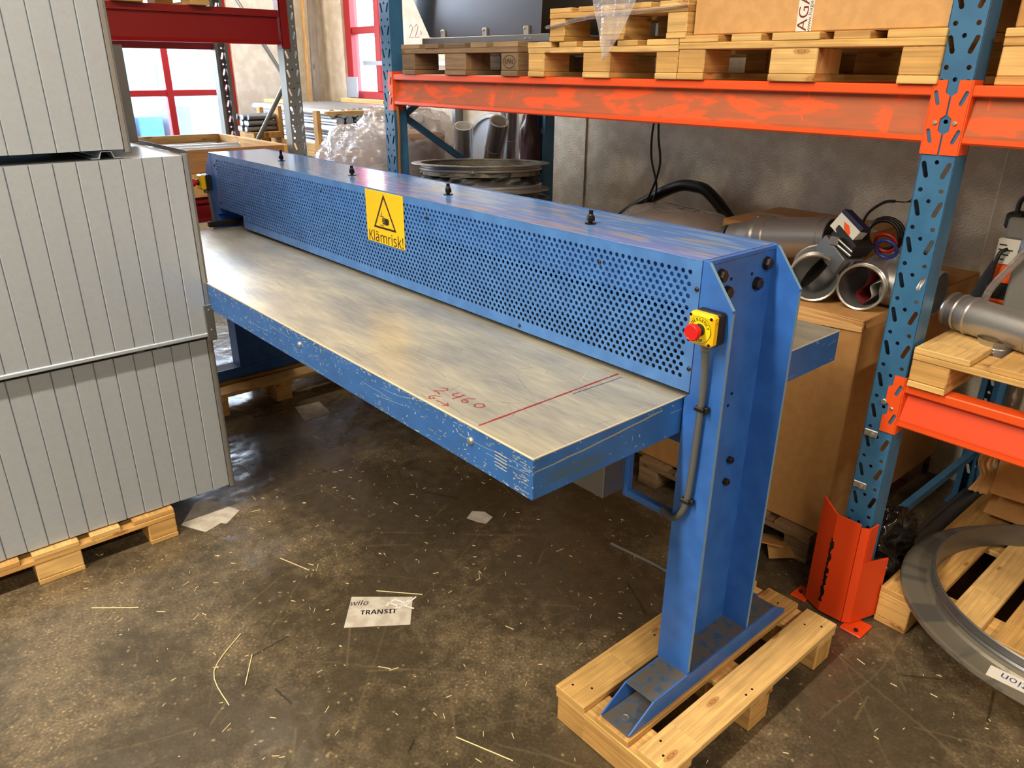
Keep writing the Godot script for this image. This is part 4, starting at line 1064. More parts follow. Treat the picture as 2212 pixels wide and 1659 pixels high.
func net(g: G, grid: Array):
	# smooth surface through a grid of points
	var nr := []
	var h := grid.size(); var w: int = grid[0].size()
	for i in h:
		var row := []
		for k in w:
			var du: Vector3 = grid[min(i + 1, h - 1)][k] - grid[max(i - 1, 0)][k]
			var dv: Vector3 = grid[i][min(k + 1, w - 1)] - grid[i][max(k - 1, 0)]
			row.append(dv.cross(du).normalized())
		nr.append(row)
	for i in h - 1:
		for k in w - 1:
			g.squad(grid[i][k], grid[i][k + 1], grid[i + 1][k + 1], grid[i + 1][k], nr[i][k], nr[i][k + 1], nr[i + 1][k + 1], nr[i + 1][k])

func lump(c: Vector3, r: Vector3, seed_: int, amp: float, freq: float, p := 3.0, nu := 44, nv := 26, floor_y := -1e9) -> G:
	# a crumpled, boxy blob: superellipsoid pushed in and out by noise
	var n := FastNoiseLite.new(); n.seed = seed_; n.frequency = freq; n.noise_type = FastNoiseLite.TYPE_SIMPLEX_SMOOTH; n.fractal_type = FastNoiseLite.FRACTAL_RIDGED; n.fractal_octaves = 3
	var grid := []
	for i in nv + 1:
		var row := []
		var la := -PI / 2 + PI * i / nv
		for k in nu + 1:
			var lo := TAU * (k % nu) / nu
			var d := V(cos(la) * cos(lo), sin(la), cos(la) * sin(lo))
			var q: float = pow(pow(abs(d.x), p) + pow(abs(d.y), p) + pow(abs(d.z), p), -1.0 / p)
			var pt := c + d * q * r
			pt += d * (n.get_noise_3dv(pt) * amp)
			pt.y = max(pt.y, floor_y)
			row.append(pt)
		grid.append(row)
	var g := G.new(); net(g, grid); return g

func rack_loads():
	var y := 1.647; var zc := -0.775 - 0.6
	pallet("dark weathered pallet with an oval stamp under the steel hood", V(-1.915, y, zc), 0.83, 1.2, 0.128, "grey_wood", "", 0.0, "EPAL")
	pallet("pine pallet on the orange beam, beneath another pallet", V(-1.075, y, zc), 0.725, 1.2, 0.122, "pine")
	pallet("short pine pallet lying on top of another pallet, with film hanging over it", V(-1.0, y + 0.1225, -1.16), 0.63, 0.78, 0.112, "pine")
	pallet("pale pine pallet under the long carton on the orange beam", V(-0.303, y, zc), 0.815, 1.2, 0.130, "pine")
	pallet("pine pallet on the upper beam of the right rack bay, behind the blue post", V(0.62, y, zc - 0.05), 0.8, 1.2, 0.128, "pine")
	# steel hood: flares upwards to the left
	var t := thing("steel_hood", "brushed steel hood flaring upwards on a grey base frame", "hood", V(-1.9, y + 0.128, -1.25))
	var y0 := 1.808; var g := G.new()
	var a := [V(-2.27, y0, -0.90), V(-1.50, y0, -0.90), V(-1.50, y0, -1.62), V(-2.27, y0, -1.62)]
	var b := [V(-2.86, 2.45, -0.98), V(-1.49, 2.45, -0.92), V(-1.49, 2.45, -1.62), V(-2.86, 2.45, -1.62)]
	for i in 4: g.quad(a[i], a[(i + 1) % 4], b[(i + 1) % 4], b[i])
	g.quad(b[0], b[1], b[2], b[3]); g.quad(a[3], a[2], a[1], a[0])
	part("hood_body", g, M.hopper, t)
	part("base_frame", gbox(V(-2.315, y + 0.129, -0.885), V(-1.435, 1.806, -1.65), 0.003), M.galv_dark, t)
	for x in [-2.16, -1.855, -1.585]:
		var c := part("clip", gbox(V(x - 0.014, 1.80, -0.903), V(x + 0.014, 1.838, -0.893), 0.002), M.zinc, t)
		part("clip_screw", glathe([Vector2(0.006, 0), Vector2(0.005, 0.004), Vector2(0, 0.005)], V(x - 0.004, 1.830, -0.893), Z, 10), M.zinc, c)
	for x in [-1.575, -1.545]: part("frame_screw", glathe([Vector2(0.005, 0), Vector2(0.004, 0.004), Vector2(0, 0.004)], V(x, 1.79, -0.885), Z, 8), M.zinc, t)
	part("frame_leg", gbox(V(-1.50, y + 0.09, -0.895), V(-1.44, y + 0.129, -0.885), 0.002), M.galv, t)
	# film wrapped goods on the short pallet and the film hanging from it
	solo("wrapped_load", lump(V(-0.98, 2.11, -1.15), V(0.27, 0.225, 0.33), 5, 0.02, 3.0, 5.0), M.film_dull, "film wrapped load at the top edge, on the short pine pallet", "wrapped load")
	t = thing("plastic_film", "clear plastic film hanging in a point over the short pallet", "film", V(-1.0, 1.78, -0.75))
	g = ribbon([V(-1.10, 2.05, -0.755), V(-1.075, 1.90, -0.745), V(-1.035, 1.80, -0.74), V(-1.015, 1.705, -0.742)], [V(-0.83, 2.05, -0.752), V(-0.86, 1.92, -0.742), V(-0.92, 1.80, -0.735), V(-1.005, 1.705, -0.74)])
	part("hanging_film", g, M.film, t)
	g = ribbon([V(-1.325, 1.812, -0.765), V(-1.1, 1.838, -0.762), V(-0.9, 1.845, -0.762), V(-0.68, 1.86, -0.765)], [V(-1.325, 1.825, -0.765), V(-1.1, 1.855, -0.762), V(-0.9, 1.862, -0.762), V(-0.68, 1.868, -0.765)])
	part("film_band", g, M.film, t)
	# long carton with a brand strip
	t = carton("carton", "long brown carton with a white printed strip on the pale pine pallet", V(-0.678, y + 0.131, -1.62), V(0.103, 2.25, -0.80), M.card_c)
	var lb := part("label_strip", gbox(V(-0.320, y + 0.133, -0.8005), V(-0.273, 2.10, -0.7993)), M.white, t)
	var rb := Basis(Vector3(0, 1, 0), Vector3(-1, 0, 0), Vector3(0, 0, 1))
	lettering("lettering", "HAGAB", 0.029, M.label_maroon, lb, Transform3D(rb.scaled_local(V(1.28, 1, 1)), V(-0.302, 1.828, -0.7993)))
	lettering("lettering", "www.hagab.com", 0.009, M.ink, lb, Transform3D(rb.scaled_local(V(1.35, 1, 1)), V(-0.281, 1.842, -0.7993)))
	t = carton("carton", "brown carton with a white printed strip at the right, behind the blue rack post", V(0.225, y + 0.129, -1.65), V(0.98, 2.25, -0.86), M.card)
	lb = part("label_strip", gbox(V(0.255, y + 0.131, -0.8605), V(0.295, 2.1, -0.8593)), M.white, t)
	lettering("lettering", "HAGAB", 0.026, M.label_maroon, lb, Transform3D(rb.scaled_local(V(1.5, 1, 1)), V(0.268, 1.86, -0.8593)))

# ---------------------------------------------------------------- behind the machine, left of the near post
func hollow(o: Vector3, d: Vector3, r: float, l: float, beads: Array, sides := 30) -> G:
	# a round duct from o along d: open at o, far end capped to darken its inside, with beads at given places
	var pr := [Vector2(0, l * 0.98), Vector2(r - 0.004, l * 0.98), Vector2(r - 0.004, 0.0), Vector2(r - 0.002, -0.0015), Vector2(r, 0)]
	for b in beads: pr += [Vector2(r, b - 0.006), Vector2(r + 0.0042, b - 0.003), Vector2(r + 0.0042, b + 0.003), Vector2(r, b + 0.006)]
	pr += [Vector2(r, l), Vector2(0, l)]
	return glathe(pr, o, d, sides)

func bay_behind_machine():
	var t := carton("carton", "big brown carton behind the machine's near leg, dented along its top edge", V(-0.98, 0.122, -1.98), V(-0.045, 0.936, -0.985), M.card)
	# folded down, dented strip of the front flap
	var g := ribbon([V(-0.98, 0.938, -1.0), V(-0.6, 0.940, -0.99), V(-0.3, 0.938, -0.985), V(-0.05, 0.936, -0.99)], [V(-0.98, 0.89, -0.982), V(-0.6, 0.895, -0.980), V(-0.3, 0.888, -0.978), V(-0.045, 0.90, -0.980)], 0.15)
	part("bent_flap", g, M.card_c, t)
	g = ribbon([V(-0.05, 0.937, -1.0), V(-0.044, 0.938, -1.2), V(-0.042, 0.938, -1.5), V(-0.04, 0.936, -1.9)], [V(-0.04, 0.91, -1.0), V(-0.041, 0.905, -1.2), V(-0.041, 0.905, -1.5), V(-0.04, 0.91, -1.9)], 0.05)
	part("bent_flap", g, M.card, t)
	# torn cardboard by its pallet
	t = thing("torn_cardboard", "torn piece of cardboard on the floor beside the machine's leg", "cardboard", V(-0.2, 0, -0.9))
	g = G.new(); g.xf = Transform3D(Basis(V(1, 0, 0), -0.35).rotated(Y, 0.5), V(-0.22, 0.045, -0.92))
	g.prism(PackedVector2Array([Vector2(-0.12, -0.07), Vector2(0.06, -0.08), Vector2(0.10, 0.02), Vector2(0.04, 0.09), Vector2(-0.10, 0.08)]), V(0, 0, 0), X, -Z, 0.004); part("sheet", g, M.card, t)
	g = G.new(); g.xf = Transform3D(Basis(V(1, 0, 0), 0.9).rotated(Y, 0.9), V(-0.15, 0.03, -0.93)); g.box(V(-0.06, -0.002, -0.03), V(0.06, 0.002, 0.03)); part("sheet", g, M.card, t)
	carton("carton", "low brown carton at the wall behind the long steel duct", V(-0.93, 0.937, -1.93), V(-0.36, 1.085, -1.47), M.card)
	# first duct: round damper with its mouth towards the aisle and a bracket on its back
	t = thing("damper_duct", "round steel damper with an open mouth and an angled bracket, on the big carton", "duct", V(-0.28, 0.938, -1.2))
	var o := V(-0.272, 1.0225, -1.055); var d := V(-0.42, 0.0, -0.9).normalized()
	part("duct", hollow(o, d, 0.079, 0.19, [0.022, 0.035, 0.16]), M.duct, t)
	part("rim", glathe([Vector2(0.080, 0.004), Vector2(0.0835, 0.001), Vector2(0.0835, -0.004), Vector2(0.080, -0.007), Vector2(0.075, -0.004), Vector2(0.075, 0.004)], o, d, 30), M.zinc, t)
	g = G.new(); g.xf = Transform3D(Basis.looking_at(d, V(0.62, 0.78, 0)), o + d * 0.11); g.prism(disc(Vector2.ZERO, 0.072, 24), V(0, 0, 0), V(0, 1, 0), V(0.15, 0, 1).normalized(), 0.003); part("damper_blade", g, M.black_metal, t)
	part("spindle", gtube([o + d * 0.10 + V(-0.03, -0.06, 0), o + d * 0.10 + V(0.05, 0.055, 0)], 0.004, 8), M.zinc, t)
	g = G.new(); g.xf = Transform3D(Basis(V(0.80, -0.52, 0.30).normalized(), V(0.50, 0.85, 0.1).normalized(), V(0, 0, 1)).orthonormalized(), V(-0.225, 1.105, -1.115))
	g.box(V(-0.062, -0.035, -0.045), V(0.062, 0.030, 0.045), 0.003); part("bracket", g, M.galv_dark, t)
	g = G.new(); g.xf = Transform3D(Basis(V(0.80, -0.52, 0.30).normalized(), V(0.50, 0.85, 0.1).normalized(), V(0, 0, 1)).orthonormalized(), V(-0.195, 1.150, -1.125))
	g.box(V(-0.055, -0.022, -0.045), V(0.055, 0.028, 0.045), 0.004); part("motor", g, M.black_plastic, t)
	# package leaning on it
	t = thing("small_package", "small white and navy package with an orange picture on the damper bracket", "package", V(-0.21, 1.17, -1.13))
	var bs := Basis(V(0.84, -0.50, 0.22).normalized(), V(0.46, 0.86, -0.1).normalized(), V(0, 0, 1)).orthonormalized()
	var po := V(-0.205, 1.196, -1.115)
	g = G.new(); g.xf = Transform3D(bs, po); g.box(V(-0.05, -0.036, -0.022), V(0.05, 0.036, 0.022), 0.001); part("box", g, M.white, t)
	g = G.new(); g.xf = Transform3D(bs, po); g.box(V(-0.0505, 0.022, -0.0225), V(0.0505, 0.0365, 0.0228)); part("navy_band", g, M.navy, t)
	g = G.new(); g.xf = Transform3D(bs, po)
	g.prism(PackedVector2Array([Vector2(-0.018, 0.008), Vector2(0.006, 0.010), Vector2(0.026, -0.004), Vector2(0.028, -0.018), Vector2(0.016, -0.016), Vector2(-0.006, -0.006)]), V(0, 0, 0.022), X, Y, 0.0008); part("picture", g, M.orange_plastic, t)
	t = thing("loose_fitting", "loose zinc clamp screws hanging on the damper bracket", "fitting", V(-0.19, 1.14, -1.08))
	part("screw", gtube([V(-0.245, 1.155, -1.078), V(-0.165, 1.115, -1.068)], 0.005, 8), M.zinc, t); part("screw", gtube([V(-0.225, 1.165, -1.074), V(-0.16, 1.13, -1.064)], 0.004, 8), M.zinc, t)
	part("clamp", gbox(V(-0.245, 1.140, -1.084), V(-0.215, 1.168, -1.066), 0.003), M.zinc, t)
	# second duct: tee with a rolled red sheet in its mouth
	t = thing("tee_duct", "steel tee duct with a rolled red sheet in its mouth, on the big carton", "duct", V(-0.1, 0.938, -1.15))
	o = V(-0.122, 1.0145, -1.09); d = V(-0.14, 0, -1).normalized()
	part("duct", hollow(o, d, 0.074, 0.30, [0.02, 0.27]), M.duct, t)
	part("rim", glathe([Vector2(0.075, 0.004), Vector2(0.0785, 0.001), Vector2(0.0785, -0.004), Vector2(0.075, -0.007), Vector2(0.070, -0.004), Vector2(0.070, 0.004)], o, d, 30), M.zinc, t)
	part("branch", hollow(V(0.075, 1.0125, -1.22), V(-1, 0, 0.02), 0.072, 0.16, [0.03, 0.045]), M.duct, t)
	g = ribbon([V(-0.115, 0.955, -1.11), V(-0.145, 0.985, -1.11), V(-0.118, 1.02, -1.11), V(-0.105, 1.075, -1.11)], [V(-0.13, 0.955, -1.25), V(-0.16, 0.985, -1.25), V(-0.13, 1.02, -1.25), V(-0.12, 1.075, -1.25)]); part("rolled_sheet", g, M.maroon, t)
	g = ribbon([V(-0.115, 0.955, -1.11), V(-0.09, 0.985, -1.11), V(-0.10, 1.02, -1.11), V(-0.06, 1.045, -1.11)], [V(-0.13, 0.955, -1.25), V(-0.105, 0.985, -1.25), V(-0.115, 1.02, -1.25), V(-0.075, 1.045, -1.25)]); part("rolled_sheet", g, M.white, t)
	# third: long duct lying along the wall with smaller collars
	t = thing("long_duct", "long grey steel duct with stepped collars lying behind the machine cover", "duct", V(-0.58, 0.938, -1.34))
	o = V(-0.78, 1.045, -1.33); d = V(0.98, 0.155, 0.06).normalized()
	part("duct", glathe([Vector2(0.056, 0), Vector2(0.058, 0.05), Vector2(0.063, 0.052), Vector2(0.063, 0.06), Vector2(0.068, 0.11), Vector2(0.079, 0.115), Vector2(0.079, 0.13), Vector2(0.076, 0.14), Vector2(0.076, 0.17), Vector2(0.081, 0.172), Vector2(0.081, 0.18), Vector2(0.076, 0.185), Vector2(0.076, 0.40), Vector2(0.081, 0.403), Vector2(0.081, 0.41), Vector2(0.076, 0.415), Vector2(0.076, 0.44), Vector2(0.07, 0.44), Vector2(0.07, 0.30)], o, d, 30), M.duct, t)
	part("end_disc", glathe([Vector2(0.048, -0.012), Vector2(0.05, -0.01), Vector2(0.05, 0.004), Vector2(0, 0.004)].map(func(p): return Vector2(p.x, p.y)), o - d * 0.03, -d, 22), M.galv_dark, t)
	part("screw_head", glathe([Vector2(0.006, 0), Vector2(0.004, 0.004), Vector2(0, 0.005)], o + d * 0.122 + V(-0.012, 0.078, 0), Y, 8), M.zinc, t)
	# cables, rings and a round plate behind
	t = thing("cable_coil", "coil of black cable with frayed wire ends behind the package", "cable", V(-0.13, 1.1, -1.25))
	for k in 3:
		var ring := []
		for i in 21: ring.append(V(-0.145 + cos(TAU * i / 20) * (0.052 + k * 0.005), 1.165 + sin(TAU * i / 20) * (0.048 + k * 0.004), -1.24 - k * 0.009))
		part("loop", gtube(ring, 0.0055, 8, false), M.rubber, t)
	part("lead", gtube(bend([V(-0.215, 1.19, -1.22), V(-0.20, 1.235, -1.22), V(-0.155, 1.275, -1.22), V(-0.12, 1.283, -1.22)]), 0.005, 8), M.rubber, t)
	for e in [V(-0.055, 1.308, -1.22), V(-0.05, 1.298, -1.215), V(-0.045, 1.292, -1.225), V(-0.06, 1.288, -1.22)]: part("wire_end", gtube(bend([V(-0.122, 1.283, -1.22), V(-0.085, 1.285, -1.22), e], 4), 0.0016, 5), M.rubber, t)
	for q in [["red cable ring behind the package on the ducts", M.red_wire, V(-0.118, 1.148, -1.205)], ["blue cable ring behind the package on the ducts", M.blue_wire, V(-0.108, 1.130, -1.195)]]:
		var ring := []
		for i in 19: ring.append(q[2] + V(cos(TAU * i / 18) * 0.035, sin(TAU * i / 18) * 0.030, sin(TAU * i / 18) * 0.01))
		solo("cable_ring", gtube(ring, 0.006, 8, false), q[1], q[0], "cable")
	t = thing("round_plate", "round grey plate with a black handle and orange sticker behind the tee duct", "plate", V(-0.06, 1.08, -1.36))
	g = G.new(); g.prism(disc(Vector2(-0.075, 1.105), 0.075, 26), V(0, 0, -1.375), X, Y, 0.004); part("plate", g, M.galv_dark, t)
	part("handle", gtube([V(-0.11, 1.135, -1.362), V(-0.03, 1.085, -1.36)], 0.009, 8), M.black_plastic, t)
	part("sticker", gbox(V(-0.115, 1.125, -1.371), V(-0.07, 1.168, -1.3695)), M.orange_plastic, t)
	var bagm := mat(Color(0.66, 0.62, 0.60, 0.6), 0.08); bagm.transparency = BaseMaterial3D.TRANSPARENCY_ALPHA
	# plastic bag, black arched hose, cables from the beam
	solo("plastic_bag", lump(V(-1.18, 1.0, -1.45), V(0.27, 0.085, 0.20), 9, 0.028, 2.0, 2.6), bagm, "crumpled clear plastic bag lying behind the machine cover", "bag")
	carton("carton", "closed carton under the crumpled plastic bag", V(-1.55, 0.0, -1.9), V(-1.0, 0.92, -1.15), M.card)
	solo("arched_hose", gtube(bend([V(-2.15, 0.70, -1.98), V(-1.93, 0.90, -1.98), V(-1.72, 1.03, -1.98), V(-1.56, 1.105, -1.98), V(-1.46, 1.115, -1.98), V(-1.37, 1.095, -1.98), V(-1.24, 0.99, -1.98), V(-1.10, 0.84, -1.96)], 8), 0.03, 14), M.rubber, "thick black hose arching against the wall behind the machine", "hose")
	solo("hanging_cable", gtube(bend([V(-1.66, 1.52, -1.93), V(-1.725, 1.42, -1.94), V(-1.735, 1.25, -1.95), V(-1.68, 1.10, -1.945), V(-1.66, 1.02, -1.90)], 8), 0.006, 6), M.rubber, "thin black cable hanging from the beam, crossing to the right", "cable")
	solo("hanging_cable", gtube(bend([V(-1.69, 1.52, -1.92), V(-1.68, 1.35, -1.93), V(-1.665, 1.20, -1.94), V(-1.72, 1.02, -1.925), V(-1.80, 0.92, -1.90)], 8), 0.006, 6), M.rubber, "thin black cable hanging from the beam, curving to the left", "cable")
	# flexible connectors: flanges with a creased sleeve between them
	var c := V(-2.03, 0, -1.01)
	carton("carton", "closed carton under the round flexible connectors", V(-2.33, 0, -1.28), V(-1.75, 0.955, -0.80), M.card)
	var yy := 1.0
	for q in [[1.108, "upper round flexible duct connector with a creased grey sleeve"], [0.962, "lower round flexible duct connector mostly hidden by the machine cover"]]:
		t = thing("flexible_connector", q[1], "duct connector", c + V(0, q[0], 0), "round flexible connectors")
		var h := 0.140 if q[0] > 1.0 else 0.125
		for e in [[h, 1.0], [0.02, 1.0]]:
			part("flange", glathe([Vector2(0.288, -0.002), Vector2(0.337, -0.002), Vector2(0.339, 0), Vector2(0.337, 0.003), Vector2(0.292, 0.003), Vector2(0.288, -0.05)], c + V(0, q[0] + e[0], 0), Y, 48), M.ring, t)
			var s := -1.0 if e[0] > 0.1 else 1.0
			part("collar", glathe([Vector2(0.290, 0.0), Vector2(0.298, 0.006), Vector2(0.298, 0.012), Vector2(0.293, 0.016), Vector2(0.293, 0.026), Vector2(0.300, 0.030), Vector2(0.300, 0.044), Vector2(0.294, 0.048)].map(func(p): return Vector2(p.x, p.y * s * 0.6)), c + V(0, q[0] + e[0], 0), Y, 48), M.duct, t)
		g = G.new(); var grid := []
		for i in 12:
			var row := []
			for k in 73:
				var an := TAU * k / 72; var f := i / 11.0
				var rr := 0.293 + sin(PI * f) * (-0.022 + 0.022 * sin(an * 7 + f * 5) + 0.012 * sin(an * 17 - f * 9))
				row.append(c + V(cos(an) * rr, q[0] + 0.048 + f * (h - 0.075), -sin(an) * rr))
			grid.append(row)
		net(g, grid); part("sleeve", g, M.fabric, t)
		t.rotate(V(0.62, 0, -0.78).normalized(), -0.055 if q[0] > 1.0 else -0.050)
		part("clamp_lock", gbox(c + V(0.20, q[0] + h - 0.030, 0.205), c + V(0.235, q[0] + h - 0.016, 0.235), 0.002), M.zinc, t)
	# tie strap on the far rack post
	solo("hanging_strap", gtube(bend([V(-2.425, 1.50, -0.80), V(-2.42, 1.38, -0.80), V(-2.43, 1.2, -0.80), V(-2.425, 0.9, -0.80)]), 0.008, 6), M.brown_wood, "brown strap hanging from the orange beam beside the far blue post", "strap")
	# pipes standing at the wall beyond the frame
	carton("carton", "low carton carrying the leaning steel tubes", V(-3.45, 0, -2.09), V(-2.62, 0.80, -1.56), M.card, false)
	t = thing("duct_end_cap", "large round steel duct cap standing on edge against the wall", "duct", V(-3.12, 0.80, -2.03))
	part("cap", glathe([Vector2(0.28, 0), Vector2(0.28, 0.085), Vector2(0.272, 0.09), Vector2(0, 0.09)], V(-3.12, 1.10, -2.085), Z, 48), M.galv, t)
	part("rim", glathe([Vector2(0.272, 0.075), Vector2(0.296, 0.075), Vector2(0.30, 0.082), Vector2(0.30, 0.10), Vector2(0.296, 0.107), Vector2(0.275, 0.107), Vector2(0.272, 0.09)], V(-3.12, 1.10, -2.085), Z, 48), M.duct, t)
	for q in [[V(-2.80, 1.36, -1.50), V(-3.005, 0.803, -1.655), "upright steel tube with a white lining at the far rack frame"], [V(-2.565, 1.395, -1.58), V(-2.93, 0.803, -1.755), "leaning steel tube with a white lining before the round cap"], [V(-2.68, 1.46, -1.76), V(-2.86, 0.803, -1.92), "leaning steel tube behind another tube at the far rack frame"]]:
		t = thing("steel_tube", q[2], "tube", q[1], "steel tubes at the far rack frame")
		d = (q[0] - q[1]).normalized(); var l: float = (q[0] - q[1]).length()
		part("tube", glathe([Vector2(0.057, 0), Vector2(0.057, l - 0.20), Vector2(0.060, l - 0.197), Vector2(0.060, l - 0.188), Vector2(0.057, l - 0.185), Vector2(0.057, l), Vector2(0.053, l + 0.001)], q[1], d, 24), M.pipe, t)
		part("lining", glathe([Vector2(0.0545, l), Vector2(0.047, l + 0.0005), Vector2(0.046, l - 0.05), Vector2(0, l - 0.05)], q[1], d, 24), M.white, t)
	solo("wrapped_bundle", lump(V(-2.555, 1.08, -1.82), V(0.05, 0.36, 0.06), 14, 0.02, 4.0, 4.0), mat(Color(0.36, 0.27, 0.30), 0.25), "purple bundle wrapped in film beside the far rear post", "bundle")
	carton("carton", "narrow carton carrying the purple film bundle", V(-2.61, 0, -1.90), V(-2.53, 0.71, -1.75), M.card, false)
	# the film wrapped pallet load left of the far frame
	t = thing("film_wrapped_load", "big pallet load wrapped in shiny clear film beyond the far blue post", "wrapped load", V(-2.98, 0, -1.08))
	part("load", gbox(V(-3.24, 0.0, -1.38), V(-2.74, 1.16, -0.74), 0.02), M.card, t)
	part("load", gbox(V(-3.18, 1.16, -1.36), V(-2.78, 1.33, -1.06), 0.02), M.card, t)
	part("load", gbox(V(-3.16, 1.16, -1.00), V(-2.80, 1.24, -0.80), 0.02), M.brown_wood_c, t)
	part("film", lump(V(-2.98, 0.66, -1.05), V(0.30, 0.64, 0.36), 17, 0.06, 3.0, 5.0, 90, 60, 0.004), M.film, t)
	part("film", lump(V(-2.98, 1.10, -1.19), V(0.27, 0.33, 0.26), 27, 0.06, 4.0, 3.5, 80, 50, 0.004), M.film, t)
	part("film", lump(V(-2.97, 1.12, -0.94), V(0.25, 0.24, 0.24), 29, 0.05, 4.5, 3.0, 80, 50, 0.004), M.film, t)

# ---------------------------------------------------------------- right of the near post
func bay_right():
	var p := pallet("pale pallet on the lower orange beam, carrying a steel tee", V(0.595, 0.8475, -1.30), 0.8, 1.05, 0.118, "pine")
	var t := thing("steel_tee", "grey steel ventilation tee lying on the pallet in the right bay", "tee", V(0.3, 0.9655, -1.0))
	var y := 1.025
	var a := V(0.185, y, -1.02); var d := V(0.97, -0.03, 0.24).normalized()
	part("pipe", glathe([Vector2(0.046, 0.30), Vector2(0.046, 0.0), Vector2(0.052, -0.002), Vector2(0.054, 0.004), Vector2(0.051, 0.010), Vector2(0.052, 0.03), Vector2(0.055, 0.033), Vector2(0.052, 0.037), Vector2(0.053, 0.06), Vector2(0.056, 0.064), Vector2(0.056, 0.07), Vector2(0.053, 0.074), Vector2(0.053, 0.245), Vector2(0.056, 0.25), Vector2(0.056, 0.256), Vector2(0.052, 0.26), Vector2(0.052, 0.29), Vector2(0.055, 0.293), Vector2(0.052, 0.297), Vector2(0.052, 0.315), Vector2(0.055, 0.318), Vector2(0.050, 0.32), Vector2(0.046, 0.32), Vector2(0.046, 0.1)], a, d, 34), M.duct, t)
	part("branch", glathe([Vector2(0.047, 0), Vector2(0.047, 0.02), Vector2(0.049, 0.022), Vector2(0.047, 0.025), Vector2(0.050, 0.034), Vector2(0.055, 0.045)], a + d * 0.155 + V(0, -0.082, 0), Y, 30), M.duct, t)
	part("seam", gtube([a + d * 0.012 + V(0.013, -0.018, 0.0487), a + d * 0.30 + V(0.013, -0.018, 0.0487)], 0.0016, 5), M.duct, t)
	part("screw", glathe([Vector2(0.004, 0), Vector2(0, 0.004)], a + d * 0.15 + V(0.012, -0.070, 0.046), Z, 8), M.zinc, t)
	# valve motor standing behind it
	t = thing("valve_motor", "orange and grey valve motor with white rating plate behind the steel tee", "motor", V(0.27, 0.9655, -1.2))
	part("body", gbox(V(0.285, 0.967, -1.26), V(0.42, 1.19, -1.12), 0.006), M.grey_plastic, t)
	part("cover", gbox(V(0.222, 1.035, -1.235), V(0.286, 1.150, -1.15), 0.006), M.orange_plastic, t)
	part("grille", gbox(V(0.24, 1.05, -1.150), V(0.283, 1.10, -1.1485)), M.black_plastic, t)
	part("lower_box", gbox(V(0.222, 0.966, -1.24), V(0.286, 1.035, -1.14), 0.008), M.galv_dark, t)
	part("rating_plate", gbox(V(0.224, 1.152, -1.238), V(0.284, 1.228, -1.152), 0.003), M.white, t)
	for k in 4: part("print", gbox(V(0.230, 1.165 + k * 0.014, -1.152), V(0.25 + (k % 3) * 0.009, 1.169 + k * 0.014, -1.1513)), M.ink, t)
	part("plug", gbox(V(0.222, 1.254, -1.235), V(0.262, 1.300, -1.165), 0.006), M.black_plastic, t)
	part("junction_box", gbox(V(0.236, 1.229, -1.24), V(0.36, 1.29, -1.15), 0.006), M.grey_plastic, t)
	part("valve_body", gtube([V(0.33, 1.19, -1.20), V(0.335, 1.52, -1.22)], [0.07, 0.07], 20), M.galv_dark, t)
	part("cable", gtube(bend([V(0.242, 1.295, -1.19), V(0.245, 1.335, -1.19), V(0.275, 1.35, -1.18), V(0.32, 1.33, -1.17)], 5), 0.007, 8), M.rubber, t)
	part("lead", gtube(bend([V(0.256, 1.20, -1.14), V(0.243, 1.185, -1.125), V(0.238, 1.12, -1.12), V(0.244, 1.03, -1.12), V(0.249, 0.985, -1.12)], 5), 0.006, 8), M.rubber, t)
	part("shaft", gtube([V(0.200, 1.0, -1.13), V(0.24, 1.0, -1.13)], 0.006, 8), M.zinc, t)
	for k in 2: solo("clear_hose", gtube(bend([V(0.335 + k * 0.012, 1.25, -1.09), V(0.29 + k * 0.01, 1.17, -1.09), V(0.245 + k * 0.009, 1.08, -1.095), V(0.232 + k * 0.008, 0.975, -1.10)], 6), 0.007, 8), M.film_dull, ["clear hose looping in front of the valve motor, outer one", "clear hose looping in front of the valve motor, inner one"][k], "hose")
	solo("grey_hose", gtube(bend([V(0.165, 0.90, -1.27), V(0.165, 0.99, -1.30), V(0.17, 1.10, -1.42), V(0.19, 1.20, -1.55), V(0.25, 1.24, -1.65)], 6), 0.026, 12), M.hose_blue, "blue-grey hose rising between the carton and the steel tee", "hose")
	solo("green_strap", gtube([V(0.16, 0.98, -1.95), V(0.24, 1.62, -1.93)], 0.006, 6), M.green_strap, "dark green strap running up the wall at the right edge", "strap")
	# under the lower beam: round flange ring on its pallet
	t = thing("flange_ring", "large round galvanised flange ring lying on a pallet at the right edge", "flange", V(0.72, 0.136, -1.13))
	var c := V(0.72, 0.150, -1.13)
	part("flange", glathe([Vector2(0.42, -0.012), Vector2(0.503, -0.012), Vector2(0.508, -0.006), Vector2(0.506, 0.006), Vector2(0.498, 0.008), Vector2(0.435, 0.006), Vector2(0.427, 0.012), Vector2(0.422, 0.028)], c, Y, 90), M.ring, t)
	part("collar", glathe([Vector2(0.412, -0.014), Vector2(0.415, 0.0), Vector2(0.422, 0.004), Vector2(0.424, 0.03), Vector2(0.420, 0.036), Vector2(0.424, 0.042), Vector2(0.424, 0.064), Vector2(0.420, 0.067), Vector2(0.416, 0.064), Vector2(0.412, 0.03), Vector2(0.409, -0.014)], c, Y, 90), M.galv_dark, t)
	for k in 7:
		var an := 2.2 + k * 0.32
		part("rivet", glathe([Vector2(0.003, 0), Vector2(0, 0.002)], c + V(cos(an) * 0.424, 0.05, sin(an) * 0.424), V(cos(an), 0, sin(an)), 6), M.bolt, t)
	var lb := V(0.655, 0.158, -0.675)
	var fb := Basis(V(-0.985, 0, -0.17), V(-0.03, 0, 1.0).normalized(), V(0, 1, 0)).orthonormalized()
